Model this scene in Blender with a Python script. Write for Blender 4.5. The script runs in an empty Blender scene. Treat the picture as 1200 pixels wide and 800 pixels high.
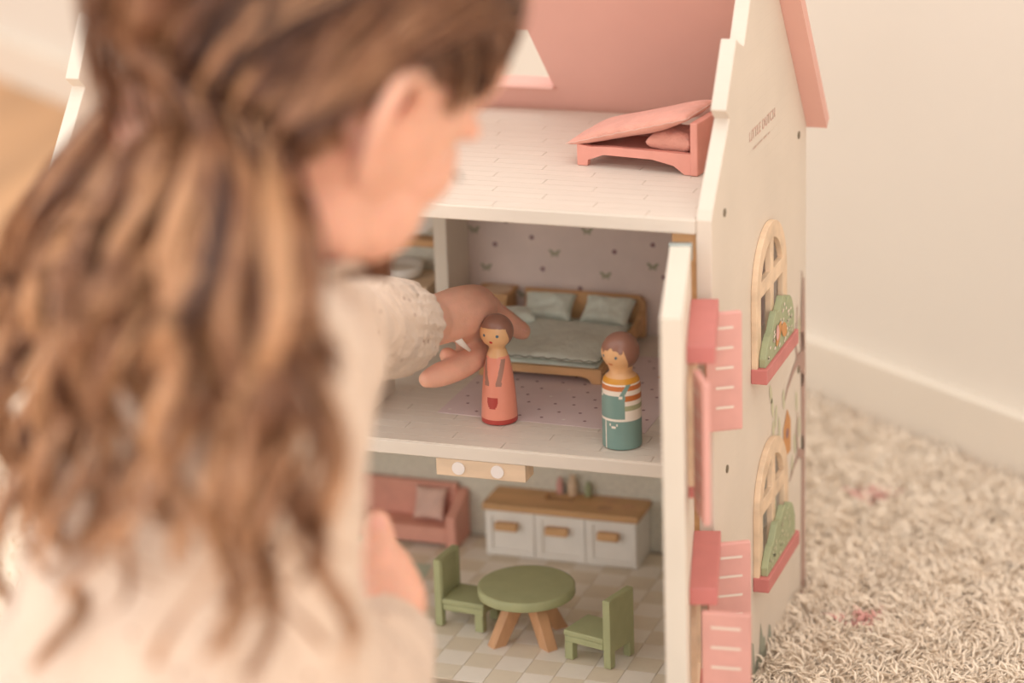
import bpy, bmesh, math, random
import numpy as np
from mathutils import Vector, Matrix, noise
from mathutils.geometry import tessellate_polygon
random.seed(7); rng = np.random.default_rng(7)
SC = bpy.context.scene; COL = SC.collection
# ------------------------------------------------------------------ camera
CAM = Vector((0.9195, -1.6447, 0.8653)); FPX = 3249.5
MR = ((0.9458, 0.3232, -0.0326), (-0.0739, 0.3116, 0.9473), (-0.3163, 0.8936, -0.3185))
RX, UX, FX = (Vector(v).normalized() for v in MR)
FX = FX.normalized(); RX = (RX - FX*RX.dot(FX)).normalized(); UX = RX.cross(FX)
cd = bpy.data.cameras.new('camera'); cam = bpy.data.objects.new('camera', cd); COL.objects.link(cam)
cam.matrix_world = Matrix(((RX.x, UX.x, -FX.x, CAM.x), (RX.y, UX.y, -FX.y, CAM.y), (RX.z, UX.z, -FX.z, CAM.z), (0, 0, 0, 1)))
cd.sensor_width = 36; cd.lens = FPX/1200*36; cd.clip_start = .05; cd.clip_end = 50
cd.dof.use_dof = True; cd.dof.focus_distance = 1.90; cd.dof.aperture_fstop = 3.0
SC.camera = cam
# ------------------------------------------------------------------ world, lights, exposure
w = bpy.data.worlds.new('world'); SC.world = w; w.use_nodes = True
w.node_tree.nodes['Background'].inputs[0].default_value = (1.0, .962, .925, 1); w.node_tree.nodes['Background'].inputs[1].default_value = 1.40
def area(name, loc, target, sx, sy, power, col):
    l = bpy.data.lights.new(name, 'AREA'); l.shape = 'RECTANGLE'; l.size = sx; l.size_y = sy; l.energy = power; l.color = col
    o = bpy.data.objects.new(name, l); COL.objects.link(o); o.location = loc
    o.rotation_euler = (Vector(target)-Vector(loc)).to_track_quat('-Z', 'Y').to_euler(); return o
area('daylight_window', (.35, -3.1, 1.35), (.3, .1, .25), 3.4, 1.3, 25, (1, .965, .925))
area('ceiling_light', (.7, -.3, 2.4), (.5, .1, .1), 1.4, 1.4, 7, (1, .93, .86))
SC.view_settings.view_transform = 'Standard'; SC.view_settings.look = 'None'
SC.view_settings.exposure = 0.16; SC.view_settings.gamma = 1
# ------------------------------------------------------------------ helpers
def srgb(r, g, b):
    f = lambda c: (c/255/12.92) if c/255 <= .04045 else ((c/255+.055)/1.055)**2.4
    return (f(r), f(g), f(b), 1)
MATS = {}
def mat(name, rgb, rough=.6, var=.08, scale=40, bump=0, bscale=200, stretch=(1, 1, 1), sss=0, sheen=0, spec=.35, wood=False, coat=0):
    m = bpy.data.materials.new(name); m.use_nodes = True; nt = m.node_tree; b = nt.nodes['Principled BSDF']
    c = srgb(*rgb)
    tc = nt.nodes.new('ShaderNodeTexCoord'); mp = nt.nodes.new('ShaderNodeMapping'); mp.inputs['Scale'].default_value = stretch
    nt.links.new(tc.outputs['Object'], mp.inputs[0])
    n = nt.nodes.new('ShaderNodeTexNoise'); n.inputs['Scale'].default_value = scale; n.inputs['Detail'].default_value = 5
    nt.links.new(mp.outputs[0], n.inputs['Vector'])
    r = nt.nodes.new('ShaderNodeValToRGB'); r.color_ramp.elements[0].position = .3; r.color_ramp.elements[1].position = .7
    lo = tuple(max(0, v*(1-var*1.6)) for v in c[:3])+(1,); hi = tuple(min(1, v*(1+var)) for v in c[:3])+(1,)
    r.color_ramp.elements[0].color = lo; r.color_ramp.elements[1].color = hi
    nt.links.new(n.outputs[0], r.inputs[0]); nt.links.new(r.outputs[0], b.inputs['Base Color'])
    b.inputs['Roughness'].default_value = rough; b.inputs['Specular IOR Level'].default_value = spec
    if sss: b.inputs['Subsurface Weight'].default_value = sss; b.inputs['Subsurface Radius'].default_value = (1, .35, .2); b.inputs['Subsurface Scale'].default_value = .008
    if sheen: b.inputs['Sheen Weight'].default_value = sheen
    if coat: b.inputs['Coat Weight'].default_value = coat; b.inputs['Coat Roughness'].default_value = .25
    if bump:
        n2 = nt.nodes.new('ShaderNodeTexNoise'); n2.inputs['Scale'].default_value = bscale; n2.inputs['Detail'].default_value = 3
        nt.links.new(mp.outputs[0], n2.inputs['Vector'])
        bp = nt.nodes.new('ShaderNodeBump'); bp.inputs['Strength'].default_value = bump; bp.inputs['Distance'].default_value = .002
        nt.links.new(n2.outputs[0], bp.inputs['Height']); nt.links.new(bp.outputs[0], b.inputs['Normal'])
    MATS[name] = m; return m
def wrinkle(m, scale, dist, strength=.8):
    """a second, larger bump for cloth folds, chained under the fine one"""
    nt = m.node_tree; b = nt.nodes['Principled BSDF']; tc = nt.nodes['Texture Coordinate']
    n = nt.nodes.new('ShaderNodeTexNoise'); n.inputs['Scale'].default_value = scale; n.inputs['Detail'].default_value = 4; n.inputs['Distortion'].default_value = 1.5
    nt.links.new(tc.outputs['Object'], n.inputs['Vector'])
    bp = nt.nodes.new('ShaderNodeBump'); bp.inputs['Strength'].default_value = strength; bp.inputs['Distance'].default_value = dist
    nt.links.new(n.outputs[0], bp.inputs['Height'])
    l = b.inputs['Normal'].links
    if l: nt.links.new(bp.outputs[0], l[0].from_node.inputs['Normal'])
    else: nt.links.new(bp.outputs[0], b.inputs['Normal'])
cream = mat('cream_paint', (228, 218, 203), .5, .03, 12, .05, 300)
side = mat('side_paint', (222, 209, 194), .6, .03, 15)
floorw = mat('whitewashed_board', (224, 212, 198), .42, .05, 30, .1, 250, (.3, 1, 1))
roofp = mat('roof_pink', (226, 176, 163), .55, .03, 10)
roofe = mat('roof_rose', (206, 132, 118), .5, .03, 10)
rose = mat('deep_rose', (202, 124, 119), .5, .04, 60)
shut = mat('shutter_pink', (224, 168, 158), .5, .04, 60)
stripe = mat('stripe_white', (238, 222, 208), .6, .02)
wood = mat('beech_wood', (230, 202, 172), .5, .12, 60, .08, 300, (.25, 1, 1), wood=True)
oak = mat('warm_wood', (218, 172, 124), .5, .14, 70, .1, 300, (.25, 1, 1))
beech2 = mat('leg_wood', (208, 160, 120), .5, .14, 70, .1, 300, (1, 1, .25))
sage = mat('sage_paint', (170, 172, 130), .5, .04, 80, .05, 400)
bush = mat('bush_green', (166, 172, 136), .6, .05, 60)
mint = mat('mint_cloth', (220, 225, 212), .9, .06, 90, .35, 900, sheen=.2); wrinkle(mint, 45, .004, .6)
pinkcl = mat('pink_cloth', (224, 160, 142), .9, .06, 90, .35, 900, sheen=.2); wrinkle(pinkcl, 50, .004, .5)
palecl = mat('pale_cushion_cloth', (228, 190, 176), .9, .06, 90, .4, 900)
sofap = mat('sofa_coral', (226, 164, 146), .55, .05, 70, .05, 300)
bedp = mat('bed_coral', (224, 154, 138), .5, .04, 70, .05, 300)
white = mat('white_paint', (240, 234, 226), .45, .03, 50)
lilac = mat('lilac_paper', (228, 211, 203), .75, .05, 30, .1, 700)
lilrug = mat('lilac_rug_print', (222, 202, 200), .7, .03, 40)
mintrug = mat('mint_rug_print', (196, 204, 184), .7, .03, 40)
weave = mat('grey_green_weave_paper', (226, 221, 206), .85, .10, 260, .3, 500, (1, 1, 3))
plum = mat('print_plum', (150, 116, 118), .7, .02); olive = mat('print_olive', (166, 162, 136), .7, .02)
tile_a = mat('tile_white', (240, 230, 216), .45, .03, 40); tile_b = mat('tile_beige', (228, 214, 192), .45, .04, 40); grout = mat('grout', (176, 158, 136), .8, .03)
slot = mat('groove_shade', (196, 180, 162), .8, .03)
metal = mat('grey_metal', (170, 176, 172), .35, .03); metal.node_tree.nodes['Principled BSDF'].inputs['Metallic'].default_value = .6
screwm = mat('screw_brown', (118, 104, 84), .5, .03)
pad = mat('felt_white', (236, 226, 220), .8, .03)
mauve = mat('mural_mauve', (178, 146, 134), .7, .03); leafm = mat('mural_leaf', (206, 202, 172), .7, .03); orange = mat('mural_orange', (206, 148, 96), .7, .03)
greygr = mat('mural_grass', (160, 162, 146), .7, .03); letter = mat('lettering_rose', (214, 180, 166), .7, .02)
wallm = mat('wall_paint', (222, 212, 199), .85, .015, 3, .05, 300)
base = mat('skirting_paint', (226, 214, 198), .5, .02, 5)
floorm = mat('floor_oak', (200, 154, 112), .55, .15, 12, .05, 60, (1, .12, 1))
rugm = mat('rug_wool', (250, 232, 210), .95, .03, 60, .5, 300, sheen=.3)
rugpink = mat('rug_wool_pink', (236, 176, 166), .95, .1, 60, sheen=.3)
skin = mat('skin', (232, 178, 154), .5, .06, 60, .1, 900, sss=.35, spec=.4)
lipm = mat('lip', (198, 112, 98), .45, .04, sss=.2)
nailm = mat('nail', (236, 178, 160), .3, .02)
lash = mat('eyelash', (48, 36, 30), .6, .02); eyew = mat('eye_white', (230, 225, 218), .25, .01); iris = mat('eye_iris', (86, 66, 48), .25, .02)
navy = mat('navy_denim', (62, 68, 92), .9, .1, 200, .3, 900); sock = mat('sock_knit', (222, 205, 184), .9, .05, 200, .3, 900)
blouse = mat('eyelet_cotton', (224, 200, 180), .9, .04, 30, .5, 700, sheen=.2); wrinkle(blouse, 24, .012, .9)
def eyelets(m):
    nt = m.node_tree; b = nt.nodes['Principled BSDF']; tc = nt.nodes['Texture Coordinate']
    v = nt.nodes.new('ShaderNodeTexVoronoi'); v.inputs['Scale'].default_value = 72; v.inputs['Randomness'].default_value = .9
    nt.links.new(tc.outputs['Object'], v.inputs['Vector'])
    r = nt.nodes.new('ShaderNodeValToRGB'); e = r.color_ramp.elements
    e[0].position = .07; e[0].color = srgb(150, 100, 74); e[1].position = .14; e[1].color = (1, 1, 1, 1)
    nt.links.new(v.outputs['Distance'], r.inputs[0])
    mx = nt.nodes.new('ShaderNodeMix'); mx.data_type = 'RGBA'; mx.blend_type = 'MULTIPLY'; mx.inputs[0].default_value = .8
    src = b.inputs['Base Color'].links[0].from_socket
    nt.links.new(src, mx.inputs[6]); nt.links.new(r.outputs[0], mx.inputs[7]); nt.links.new(mx.outputs[2], b.inputs['Base Color'])
eyelets(blouse)
def groove(m, n_scale, axis='Z'):
    """faint engraved courses on the painted boards"""
    nt = m.node_tree; b = nt.nodes['Principled BSDF']; tc = nt.nodes['Texture Coordinate']
    sp = nt.nodes.new('ShaderNodeSeparateXYZ'); nt.links.new(tc.outputs['Object'], sp.inputs[0])
    cb = nt.nodes.new('ShaderNodeCombineXYZ'); nt.links.new(sp.outputs['Y'], cb.inputs[0]); nt.links.new(sp.outputs['Z'], cb.inputs[1])
    br = nt.nodes.new('ShaderNodeTexBrick'); nt.links.new(cb.outputs[0], br.inputs['Vector'])
    br.inputs['Scale'].default_value = n_scale; br.inputs['Mortar Size'].default_value = .016; br.inputs['Brick Width'].default_value = 3.0; br.inputs['Row Height'].default_value = .3
    bp = nt.nodes.new('ShaderNodeBump'); bp.inputs['Strength'].default_value = .35; bp.inputs['Distance'].default_value = .0006; bp.invert = True
    nt.links.new(br.outputs['Fac'], bp.inputs['Height']); nt.links.new(bp.outputs[0], b.inputs['Normal'])
groove(side, 40)
def hairmat():
    m = bpy.data.materials.new('hair_brown'); m.use_nodes = True; nt = m.node_tree; b = nt.nodes['Principled BSDF']
    tc = nt.nodes.new('ShaderNodeTexCoord'); n = nt.nodes.new('ShaderNodeTexNoise'); n.inputs['Scale'].default_value = 55; n.inputs['Detail'].default_value = 3
    nt.links.new(tc.outputs['Object'], n.inputs['Vector'])
    a = nt.nodes.new('ShaderNodeAttribute'); a.attribute_name = 'tone'
    ad = nt.nodes.new('ShaderNodeMath'); ad.operation = 'MULTIPLY_ADD'; ad.inputs[1].default_value = .5; nt.links.new(n.outputs[0], ad.inputs[0]); nt.links.new(a.outputs['Fac'], ad.inputs[2])
    r = nt.nodes.new('ShaderNodeValToRGB'); e = r.color_ramp.elements; e[0].position = .3; e[0].color = srgb(78, 47, 34); e[1].position = 1.0; e[1].color = srgb(216, 164, 122)
    k = e.new(.62); k.color = srgb(144, 95, 66)
    nt.links.new(ad.outputs[0], r.inputs[0]); nt.links.new(r.outputs[0], b.inputs['Base Color'])
    b.inputs['Roughness'].default_value = .36; b.inputs['Specular IOR Level'].default_value = .6; b.inputs['Subsurface Weight'].default_value = 0
    return m
hairm = hairmat()

def ray(px, py):
    return RX*((px-600)/FPX) + UX*(-(py-400)/FPX) + FX
def on(px, py, ax, v):
    d = ray(px, py); return CAM + d*((v-CAM[ax])/d[ax])
def P(px, py, d): return CAM + ray(px, py)*d

def link(name, me, m=None, parent=None):
    if m is not None:
        for q in (m if isinstance(m, (list, tuple)) else [m]): me.materials.append(q)
    o = bpy.data.objects.new(name, me); COL.objects.link(o)
    if parent: o.parent = parent
    return o
def thing(name, label, cat, loc=(0, 0, 0), rz=0, group=None):
    o = bpy.data.objects.new(name, None); COL.objects.link(o); o.empty_display_size = .02
    o.location = loc; o.rotation_euler = (0, 0, rz); o['label'] = label; o['category'] = cat
    if group: o['group'] = group
    return o
def tag(o, label, cat, group=None):
    o['label'] = label; o['category'] = cat
    if group: o['group'] = group
    return o
def mesh(name, verts, faces, smooth=False):
    me = bpy.data.meshes.new(name); me.from_pydata([tuple(v) for v in verts], [], faces); me.update()
    if smooth: me.polygons.foreach_set('use_smooth', [True]*len(me.polygons))
    return me
def bevel(o, w, seg=2):
    if w:
        b = o.modifiers.new('bevel', 'BEVEL'); b.width = w; b.segments = seg; b.limit_method = 'ANGLE'; b.angle_limit = .6
    return o
CF = [(0, 3, 2, 1), (4, 5, 6, 7), (0, 1, 5, 4), (1, 2, 6, 5), (2, 3, 7, 6), (3, 0, 4, 7)]
def boxv(x0, x1, y0, y1, z0, z1):
    return [(x0, y0, z0), (x1, y0, z0), (x1, y1, z0), (x0, y1, z0), (x0, y0, z1), (x1, y0, z1), (x1, y1, z1), (x0, y1, z1)]
def box(name, b, m, parent=None, bev=.0006, M=None):
    v = boxv(*b)
    if M is not None: v = [M @ Vector(q) for q in v]
    return bevel(link(name, mesh(name, v, CF), m, parent), bev)
def boxes(name, bs, m, parent=None, bev=.0006):
    V = []; F = []
    for b in bs:
        k = len(V); V += boxv(*b) if len(b) == 6 else b; F += [tuple(i+k for i in f) for f in CF]
    return bevel(link(name, mesh(name, V, F), m, parent), bev)
def plate_mesh(name, outline, holes, t, axes):
    """outline/holes in 2D, extruded by t along the third axis; axes maps (a,b,c)->xyz"""
    loops = [outline]+holes
    tris = tessellate_polygon([[Vector((p[0], p[1], 0)) for p in l] for l in loops])
    pts = [p for l in loops for p in l]; n = len(pts)
    V = [axes(p[0], p[1], 0) for p in pts]+[axes(p[0], p[1], t) for p in pts]
    F = [tuple(f) for f in tris]+[tuple(i+n for i in reversed(f)) for f in tris]
    k = 0
    for l in loops:
        for i in range(len(l)):
            a = k+i; b = k+(i+1) % len(l); F.append((a, b, b+n, a+n))
        k += len(l)
    me = mesh(name, V, F); bm = bmesh.new(); bm.from_mesh(me); bmesh.ops.recalc_face_normals(bm, faces=bm.faces); bm.to_mesh(me); bm.free(); return me
def plate(name, outline, t, axes, m, parent=None, holes=(), bev=.0004):
    return bevel(link(name, plate_mesh(name, outline, list(holes), t, axes), m, parent), bev)
YZ = lambda x0: (lambda a, b, c: (x0+c, a, b))
XY = lambda z0: (lambda a, b, c: (a, b, z0+c))
XZ = lambda y0: (lambda a, b, c: (a, y0+c, b))
def arch(cx, w, z0, ztop, n=14):
    r = w/2; pts = [(cx-r, z0), (cx+r, z0)]
    for i in range(n+1):
        a = math.pi*i/n; pts.append((cx+r*math.cos(a), ztop-r+r*math.sin(a)))
    return pts
def disc2(cx, cy, rx, ry=None, n=16, rot=0):
    ry = ry or rx; o = []
    for i in range(n):
        a = 2*math.pi*i/n; x = rx*math.cos(a); y = ry*math.sin(a)
        o.append((cx+x*math.cos(rot)-y*math.sin(rot), cy+x*math.sin(rot)+y*math.cos(rot)))
    return o
def prints(name, polys, t, axes, m, parent, apart=False):
    """flat printed shapes: one by one, or joined into one thin sheet of ink"""
    if apart:
        for q in polys: prints(name, q if isinstance(q[0], list) else [q], t, axes, m, parent)
        return
    V = []; F = []
    for n_, pl in enumerate(polys):
        k = len(V); V += [axes(p[0], p[1], t+.00006*n_*(1 if len(polys) < 8 else 0)*(-1 if axes(0, 0, 0)[1] > .2 else 1)) for p in pl]; tri = tessellate_polygon([[Vector((p[0], p[1], 0)) for p in pl]])
        F += [tuple(i+k for i in f) for f in tri]
    o = link(name, mesh(name, V, F), m, parent)
    if len(polys) > 4: o['kind'] = 'stuff'
    return o
def lathe(name, prof, m, parent=None, n=40, loc=(0, 0, 0), smooth=True):
    V = []; F = []
    for r, z in prof:
        for i in range(n):
            a = 2*math.pi*i/n; V.append((loc[0]+r*math.cos(a), loc[1]+r*math.sin(a), loc[2]+z))
    for j in range(len(prof)-1):
        for i in range(n):
            a = j*n+i; b = j*n+(i+1) % n; F.append((a, b, b+n, a+n))
    F.append(tuple(range(n-1, -1, -1))); F.append(tuple(range((len(prof)-1)*n, len(prof)*n)))
    o = link(name, mesh(name, V, F, smooth), m, parent)
    if smooth:
        me = o.data; 
        for p in me.polygons:
            if len(p.vertices) > 4: p.use_smooth = False
    return o
def cushion_mesh(name, w, d, h, n=26, pinch=.10, seed=0, flat=0):
    """stuffed cloth: square plan with pulled-in sides and pointed corners"""
    V = []; F = []; idx = {}
    for s in (1, -1):
        for i in range(n+1):
            for j in range(n+1):
                u = -1+2*i/n; v = -1+2*j/n
                edge = i in (0, n) or j in (0, n)
                x = u*(1-pinch*(1-v*v)*abs(u)); y = v*(1-pinch*(1-u*u)*abs(v))
                z = ((1-u**4)*(1-v**4))**.5
                nz = noise.noise(Vector((u*2.2+seed, v*2.2, s*3)))*.22
                zz = s*h/2*z*(1+nz) + flat*noise.noise(Vector((u*1.5, v*1.5, seed)))
                if edge:
                    key = (i, j)
                    if key not in idx: idx[key] = len(V); V.append((x*w/2, y*d/2, zz))
                else: idx[(i, j, s)] = len(V); V.append((x*w/2, y*d/2, zz))
    g = lambda i, j, s: idx[(i, j)] if (i in (0, n) or j in (0, n)) else idx[(i, j, s)]
    for s in (1, -1):
        for i in range(n):
            for j in range(n):
                q = (g(i, j, s), g(i+1, j, s), g(i+1, j+1, s), g(i, j+1, s)); F.append(q if s > 0 else q[::-1])
    return mesh(name, V, F, True)
def seam(name, w, d, r, m, parent, pinch=.1, n=26, amp=.0008):
    pts = []
    for side_ in range(4):
        for i in range(n):
            u = -1+2*i/n
            a = (1-pinch*(1-u*u)); q = [(u, -a), (a, u), (-u, a), (-a, -u)][side_]
            pts.append(Vector((q[0]*w/2, q[1]*d/2, amp*math.sin(i*2.4+side_))))
    return tube(name, pts+[pts[0]], [r]*(len(pts)+1), m, parent, n=5)
def frame_along(pts):
    T = []
    for i in range(len(pts)):
        a = pts[max(0, i-1)]; b = pts[min(len(pts)-1, i+1)]; t = (b-a); T.append(t.normalized() if t.length > 1e-9 else Vector((0, 0, 1)))
    n = T[0].orthogonal().normalized(); fr = []
    for t in T:
        n = (n - t*n.dot(t)); n = n.normalized() if n.length > 1e-6 else t.orthogonal().normalized(); fr.append((n, t.cross(n)))
    return fr
def tube_data(pts, rad, n=8, V=None, F=None, flat=1.0, mod=None):
    V = [] if V is None else V; F = [] if F is None else F; k = len(V); fr = frame_along(pts)
    for i, p in enumerate(pts):
        for j in range(n):
            a = 2*math.pi*j/n; r = rad[i]
            if mod: r += mod(i, a)
            V.append(p + fr[i][0]*math.cos(a)*r + fr[i][1]*math.sin(a)*r*flat)
    for i in range(len(pts)-1):
        for j in range(n):
            a = k+i*n+j; b = k+i*n+(j+1) % n; F.append((a, b, b+n, a+n))
    F.append(tuple(k+j for j in range(n-1, -1, -1))); F.append(tuple(k+(len(pts)-1)*n+j for j in range(n)))
    return V, F
def tube(name, pts, rad, m, parent=None, n=8, flat=1.0, mod=None):
    V, F = tube_data([Vector(p) for p in pts], rad, n, flat=flat, mod=mod)
    return link(name, mesh(name, V, F, True), m, parent)
def resample(pts, n):
    """Catmull-Rom through the points"""
    pts = [np.array(p, float) for p in pts]; out = []; k = len(pts)-1
    for i in range(n):
        t = i/(n-1)*k; s = min(int(t), k-1); f = t-s
        p0 = pts[max(0, s-1)]; p1 = pts[s]; p2 = pts[s+1]; p3 = pts[min(k, s+2)]
        out.append(.5*((2*p1)+(-p0+p2)*f+(2*p0-5*p1+4*p2-p3)*f*f+(-p0+3*p1-3*p2+p3)*f**3))
    return np.array(out)
def copy_tree(o, loc=None, rz=None, label=None):
    c = o.copy(); COL.objects.link(c)
    if loc is not None: c.location = loc
    if rz is not None: c.rotation_euler = (0, 0, rz)
    if label: c['label'] = label
    for ch in list(o.children):
        k = copy_tree(ch); k.parent = c
    return c
# ------------------------------------------------------------------ the room
WD = Vector((.8051, -.5931, 0)).normalized(); WN = Vector((WD.y, -WD.x, 0))     # wall runs along WD; WN points into the room
WN = WN if WN.y < 0 else -WN
W0 = Vector((.4924, .5987, 0))
def wallbox(name, s0, s1, d0, d1, z0, z1, m, bev=0):
    v = []
    for z in (z0, z1):
        for s, d in ((s0, d1), (s1, d1), (s1, d0), (s0, d0)):
            q = W0 + WD*s + WN*d; v.append((q.x, q.y, z))
    o = bevel(link(name, mesh(name, v, CF), m), bev); o['kind'] = 'structure'; return o
wallbox('wall_back', -3.2, 2.6, -.08, -.012, 0, 2.5, wallm)
wallbox('baseboard_back', -3.2, 2.6, -.012, .002, 0, .062, base, .002)
fl = box('floor', (-3, 2.6, -2.6, 3.0, -.05, 0), floorm, bev=0); fl['kind'] = 'structure'
for o in (fl,):
    pass

# ------------------------------------------------------------------ the shaggy rug
Z0, Z1, Z2, D, W, T = .0242, .2016, .3718, .265, .475, .0105
def tubes_np(path, rad, sides, name, m, parent=None, tone=None, matidx=None):
    """path (N,K,3), rad (N,K): many thin tapered strands as one mesh"""
    N, K, _ = path.shape; t = np.gradient(path, axis=1); t /= np.linalg.norm(t, axis=2, keepdims=True)+1e-9
    ref = np.zeros_like(t); ref[..., 0] = .37; ref[..., 1] = .61; ref[..., 2] = .70
    a = np.cross(t, ref); a /= np.linalg.norm(a, axis=2, keepdims=True)+1e-9; b = np.cross(t, a)
    ang = np.arange(sides)*2*np.pi/sides
    V = path[:, :, None, :] + rad[:, :, None, None]*(a[:, :, None, :]*np.cos(ang)[None, None, :, None] + b[:, :, None, :]*np.sin(ang)[None, None, :, None])
    V = V.reshape(-1, 3)
    base_ = (np.arange(N)[:, None, None]*K + np.arange(K-1)[None, :, None])*sides; j = np.arange(sides)[None, None, :]; j2 = (j+1) % sides
    q = np.stack([base_+j, base_+j2, base_+sides+j2, base_+sides+j], -1).reshape(-1, 4)
    me = bpy.data.meshes.new(name); me.vertices.add(len(V)); me.vertices.foreach_set('co', V.astype(np.float32).ravel())
    nf = len(q); me.loops.add(nf*4); me.loops.foreach_set('vertex_index', q.astype(np.int32).ravel())
    me.polygons.add(nf); me.polygons.foreach_set('loop_start', (np.arange(nf)*4).astype(np.int32)); me.polygons.foreach_set('use_smooth', np.ones(nf, bool))
    me.update(calc_edges=True)
    if tone is not None:
        at = me.attributes.new('tone', 'FLOAT', 'POINT'); at.data.foreach_set('value', (np.repeat(tone.reshape(-1), sides) if tone.ndim == 2 else np.repeat(tone, K*sides)).astype(np.float32))
    o = link(name, me, m, parent)
    if matidx is not None: me.polygons.foreach_set('material_index', np.repeat(matidx, (K-1)*sides).astype(np.int32))
    return o
def rug():
    r = thing('shaggy_rug', 'thick cream shaggy wool rug with a few pink flecks under the dollhouse', 'rug', (0, 0, 0))
    ln = Vector((W0.x, W0.y)) 
    # backing sheet up to the skirting
    c = [(-.75, -1.3), (1.6, -1.3)]
    q1 = W0+WN*.012+WD*1.35; q0 = W0+WN*.012-WD*.60
    back = [(-.35, -1.3), (1.45, -1.3), (q1.x, q1.y), (q0.x, q0.y), (-.35, .65)]
    plate('backing', back, .004, XY(.001), rugm, r, bev=0)
    def field(n, x0, x1, y0, y1, h, rad, wob):
        x = rng.uniform(x0, x1, n); y = rng.uniform(y0, y1, n)
        d = (x-W0.x)*WN.x + (y-W0.y)*WN.y
        ok = (d > .010) & ~((x > -.006) & (x < W+.002) & (y > -.008) & (y < D+.002))
        return x[ok], y[ok]
    X, Y = field(76000, .20, 1.0, -.25, .90, 0, 0, 0); X2, Y2 = field(16000, -.35, 1.3, -1.0, 1.1, 0, 0, 0)
    keep = ~((X2 > .20) & (X2 < 1.0) & (Y2 > -.25) & (Y2 < .90)); X = np.concatenate([X, X2[keep]]); Y = np.concatenate([Y, Y2[keep]])
    n = len(X)
    # tufts: strands lean with the tuft they belong to
    gx = np.round(X/.011+rng.normal(0, .25, n)); gy = np.round(Y/.011+rng.normal(0, .25, n))
    hs = lambda k: np.modf(np.sin(gx*12.9898*k+gy*78.233*k)*43758.5453)[0]
    la = hs(1)*np.pi*2+rng.normal(0, .7, n); lm = (.006+.009*np.abs(hs(1.7)))*rng.uniform(.4, 1.3, n); H = .010+.005*np.abs(hs(2.3))+rng.uniform(-.003, .003, n)
    K = 6; s = np.linspace(0, 1, K)
    path = np.zeros((n, K, 3)); cx = np.cos(la); cy = np.sin(la)
    tx = gx*.011; ty = gy*.011
    curl = rng.uniform(0, 6.28, n)
    for k in range(K):
        t = s[k]
        gather = .38*t
        path[:, k, 0] = X*(1-gather)+tx*gather + cx*lm*t**1.4 + .0022*t*np.cos(curl+6*t)
        path[:, k, 1] = Y*(1-gather)+ty*gather + cy*lm*t**1.4 + .0022*t*np.sin(curl+6*t)
        path[:, k, 2] = .003 + H*np.sin(t*1.45)*(1-.22*t*np.abs(hs(3.1)))
    prof = np.array([1, 1.05, 1, .9, .7, .25]); rad = np.outer(np.where(np.arange(n) < n, 1, 1)*rng.uniform(.0008, .0014, n), prof)
    mi = np.zeros(n, int)
    for px, py, rr in ((1018, 577, .014), (1010, 722, .013), (1024, 718, .008), (1000, 724, .008)):
        q = on(px, py, 2, .014); mi[((X-q.x)**2+((Y-q.y)*1.0)**2 < rr*rr) & (rng.uniform(0, 1, n) < .75)] = 1
    for k in range(14):   # a few faint flecks elsewhere
        pass
    o = tubes_np(path, rad, 3, 'wool_pile', [rugm, rugpink], r, matidx=mi); o['kind'] = 'stuff'
rug()

# ------------------------------------------------------------------ the dollhouse
house = thing('dollhouse', 'cream wooden dollhouse with pink roof, open front and arched side windows', 'dollhouse', (0, 0, 0))
gable = [(0, .002), (D, .002), (D, .3695), (.127, .5515), (.112, .545), (.104, .512), (.110, .503), (.086, .4655), (.0735, .4705), (.0665, .4745), (.0385, .4335), (.0475, .4260), (.004, .377), (0, .3705)]
winA = (.1435, .3297, .2325); winB = (.1465, .1690, .0762)     # centre Y, top Z, bottom Z of the arched windows
hole = lambda wn, w_: arch(wn[0], w_, wn[2]+.012, wn[1]-.007)
plate('side_wall', gable, T, YZ(W-T), side, house, holes=[hole(winA, .070), hole(winB, .070)], bev=.0008)
plate('side_wall', gable, T, YZ(0), side, house, holes=[hole(winA, .070), hole(winB, .070)], bev=.0008)
# floors: a slab and the boards or tiles lying on it
af = box('attic_floor', (T, W-T, -.001, D-.004, Z2-.0105, Z2-.0008), floorw, house, .0008)
mf = box('middle_floor', (T, W-T, 0, D-.006, Z1-.0105, Z1-.0008), floorw, house, .0008)
gf = box('ground_floor', (T, W-T, .002, D-.006, .004, Z0-.001), grout, house, .0006)
def boards(parent, z, y0, y1, rows, lens=.105):
    dy = (y1-y0)/rows; cache = {}
    for r_ in range(rows):
        x = T+.0004 - (r_*.37 % 1)*lens
        while x < W-T:
            a = max(x, T+.0004); b = min(x+lens, W-T-.0004); x += lens
            if b-a < .004: continue
            key = round(b-a, 4)
            if key not in cache:
                me = mesh('floorboard', boxv(.0002, key-.0002, .00022, dy-.00022, -.0008, 0), CF); me.materials.append(floorw); cache[key] = me
            o = bpy.data.objects.new('floorboard', cache[key]); COL.objects.link(o); o.parent = parent; o.location = (a, y0+r_*dy, z)
boards(af, Z2, .0, D-.008, 22)
boards(mf, Z1, .001, D-.009, 22)
tw = (W-2*T-.0006)/20
tm = []
for m_ in (tile_a, tile_b):
    me = mesh('tile', boxv(.0002, tw-.0002, .0002, tw-.0002, -.001, 0), CF); me.materials.append(m_); tm.append(me)
for j in range(11):
    for i in range(20):
        o = bpy.data.objects.new('tile', tm[(i+j) % 2 if random.random() > .04 else 0]); COL.objects.link(o); o.parent = gf; o.location = (T+.0003+i*tw, .004+j*tw, Z0)
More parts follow.
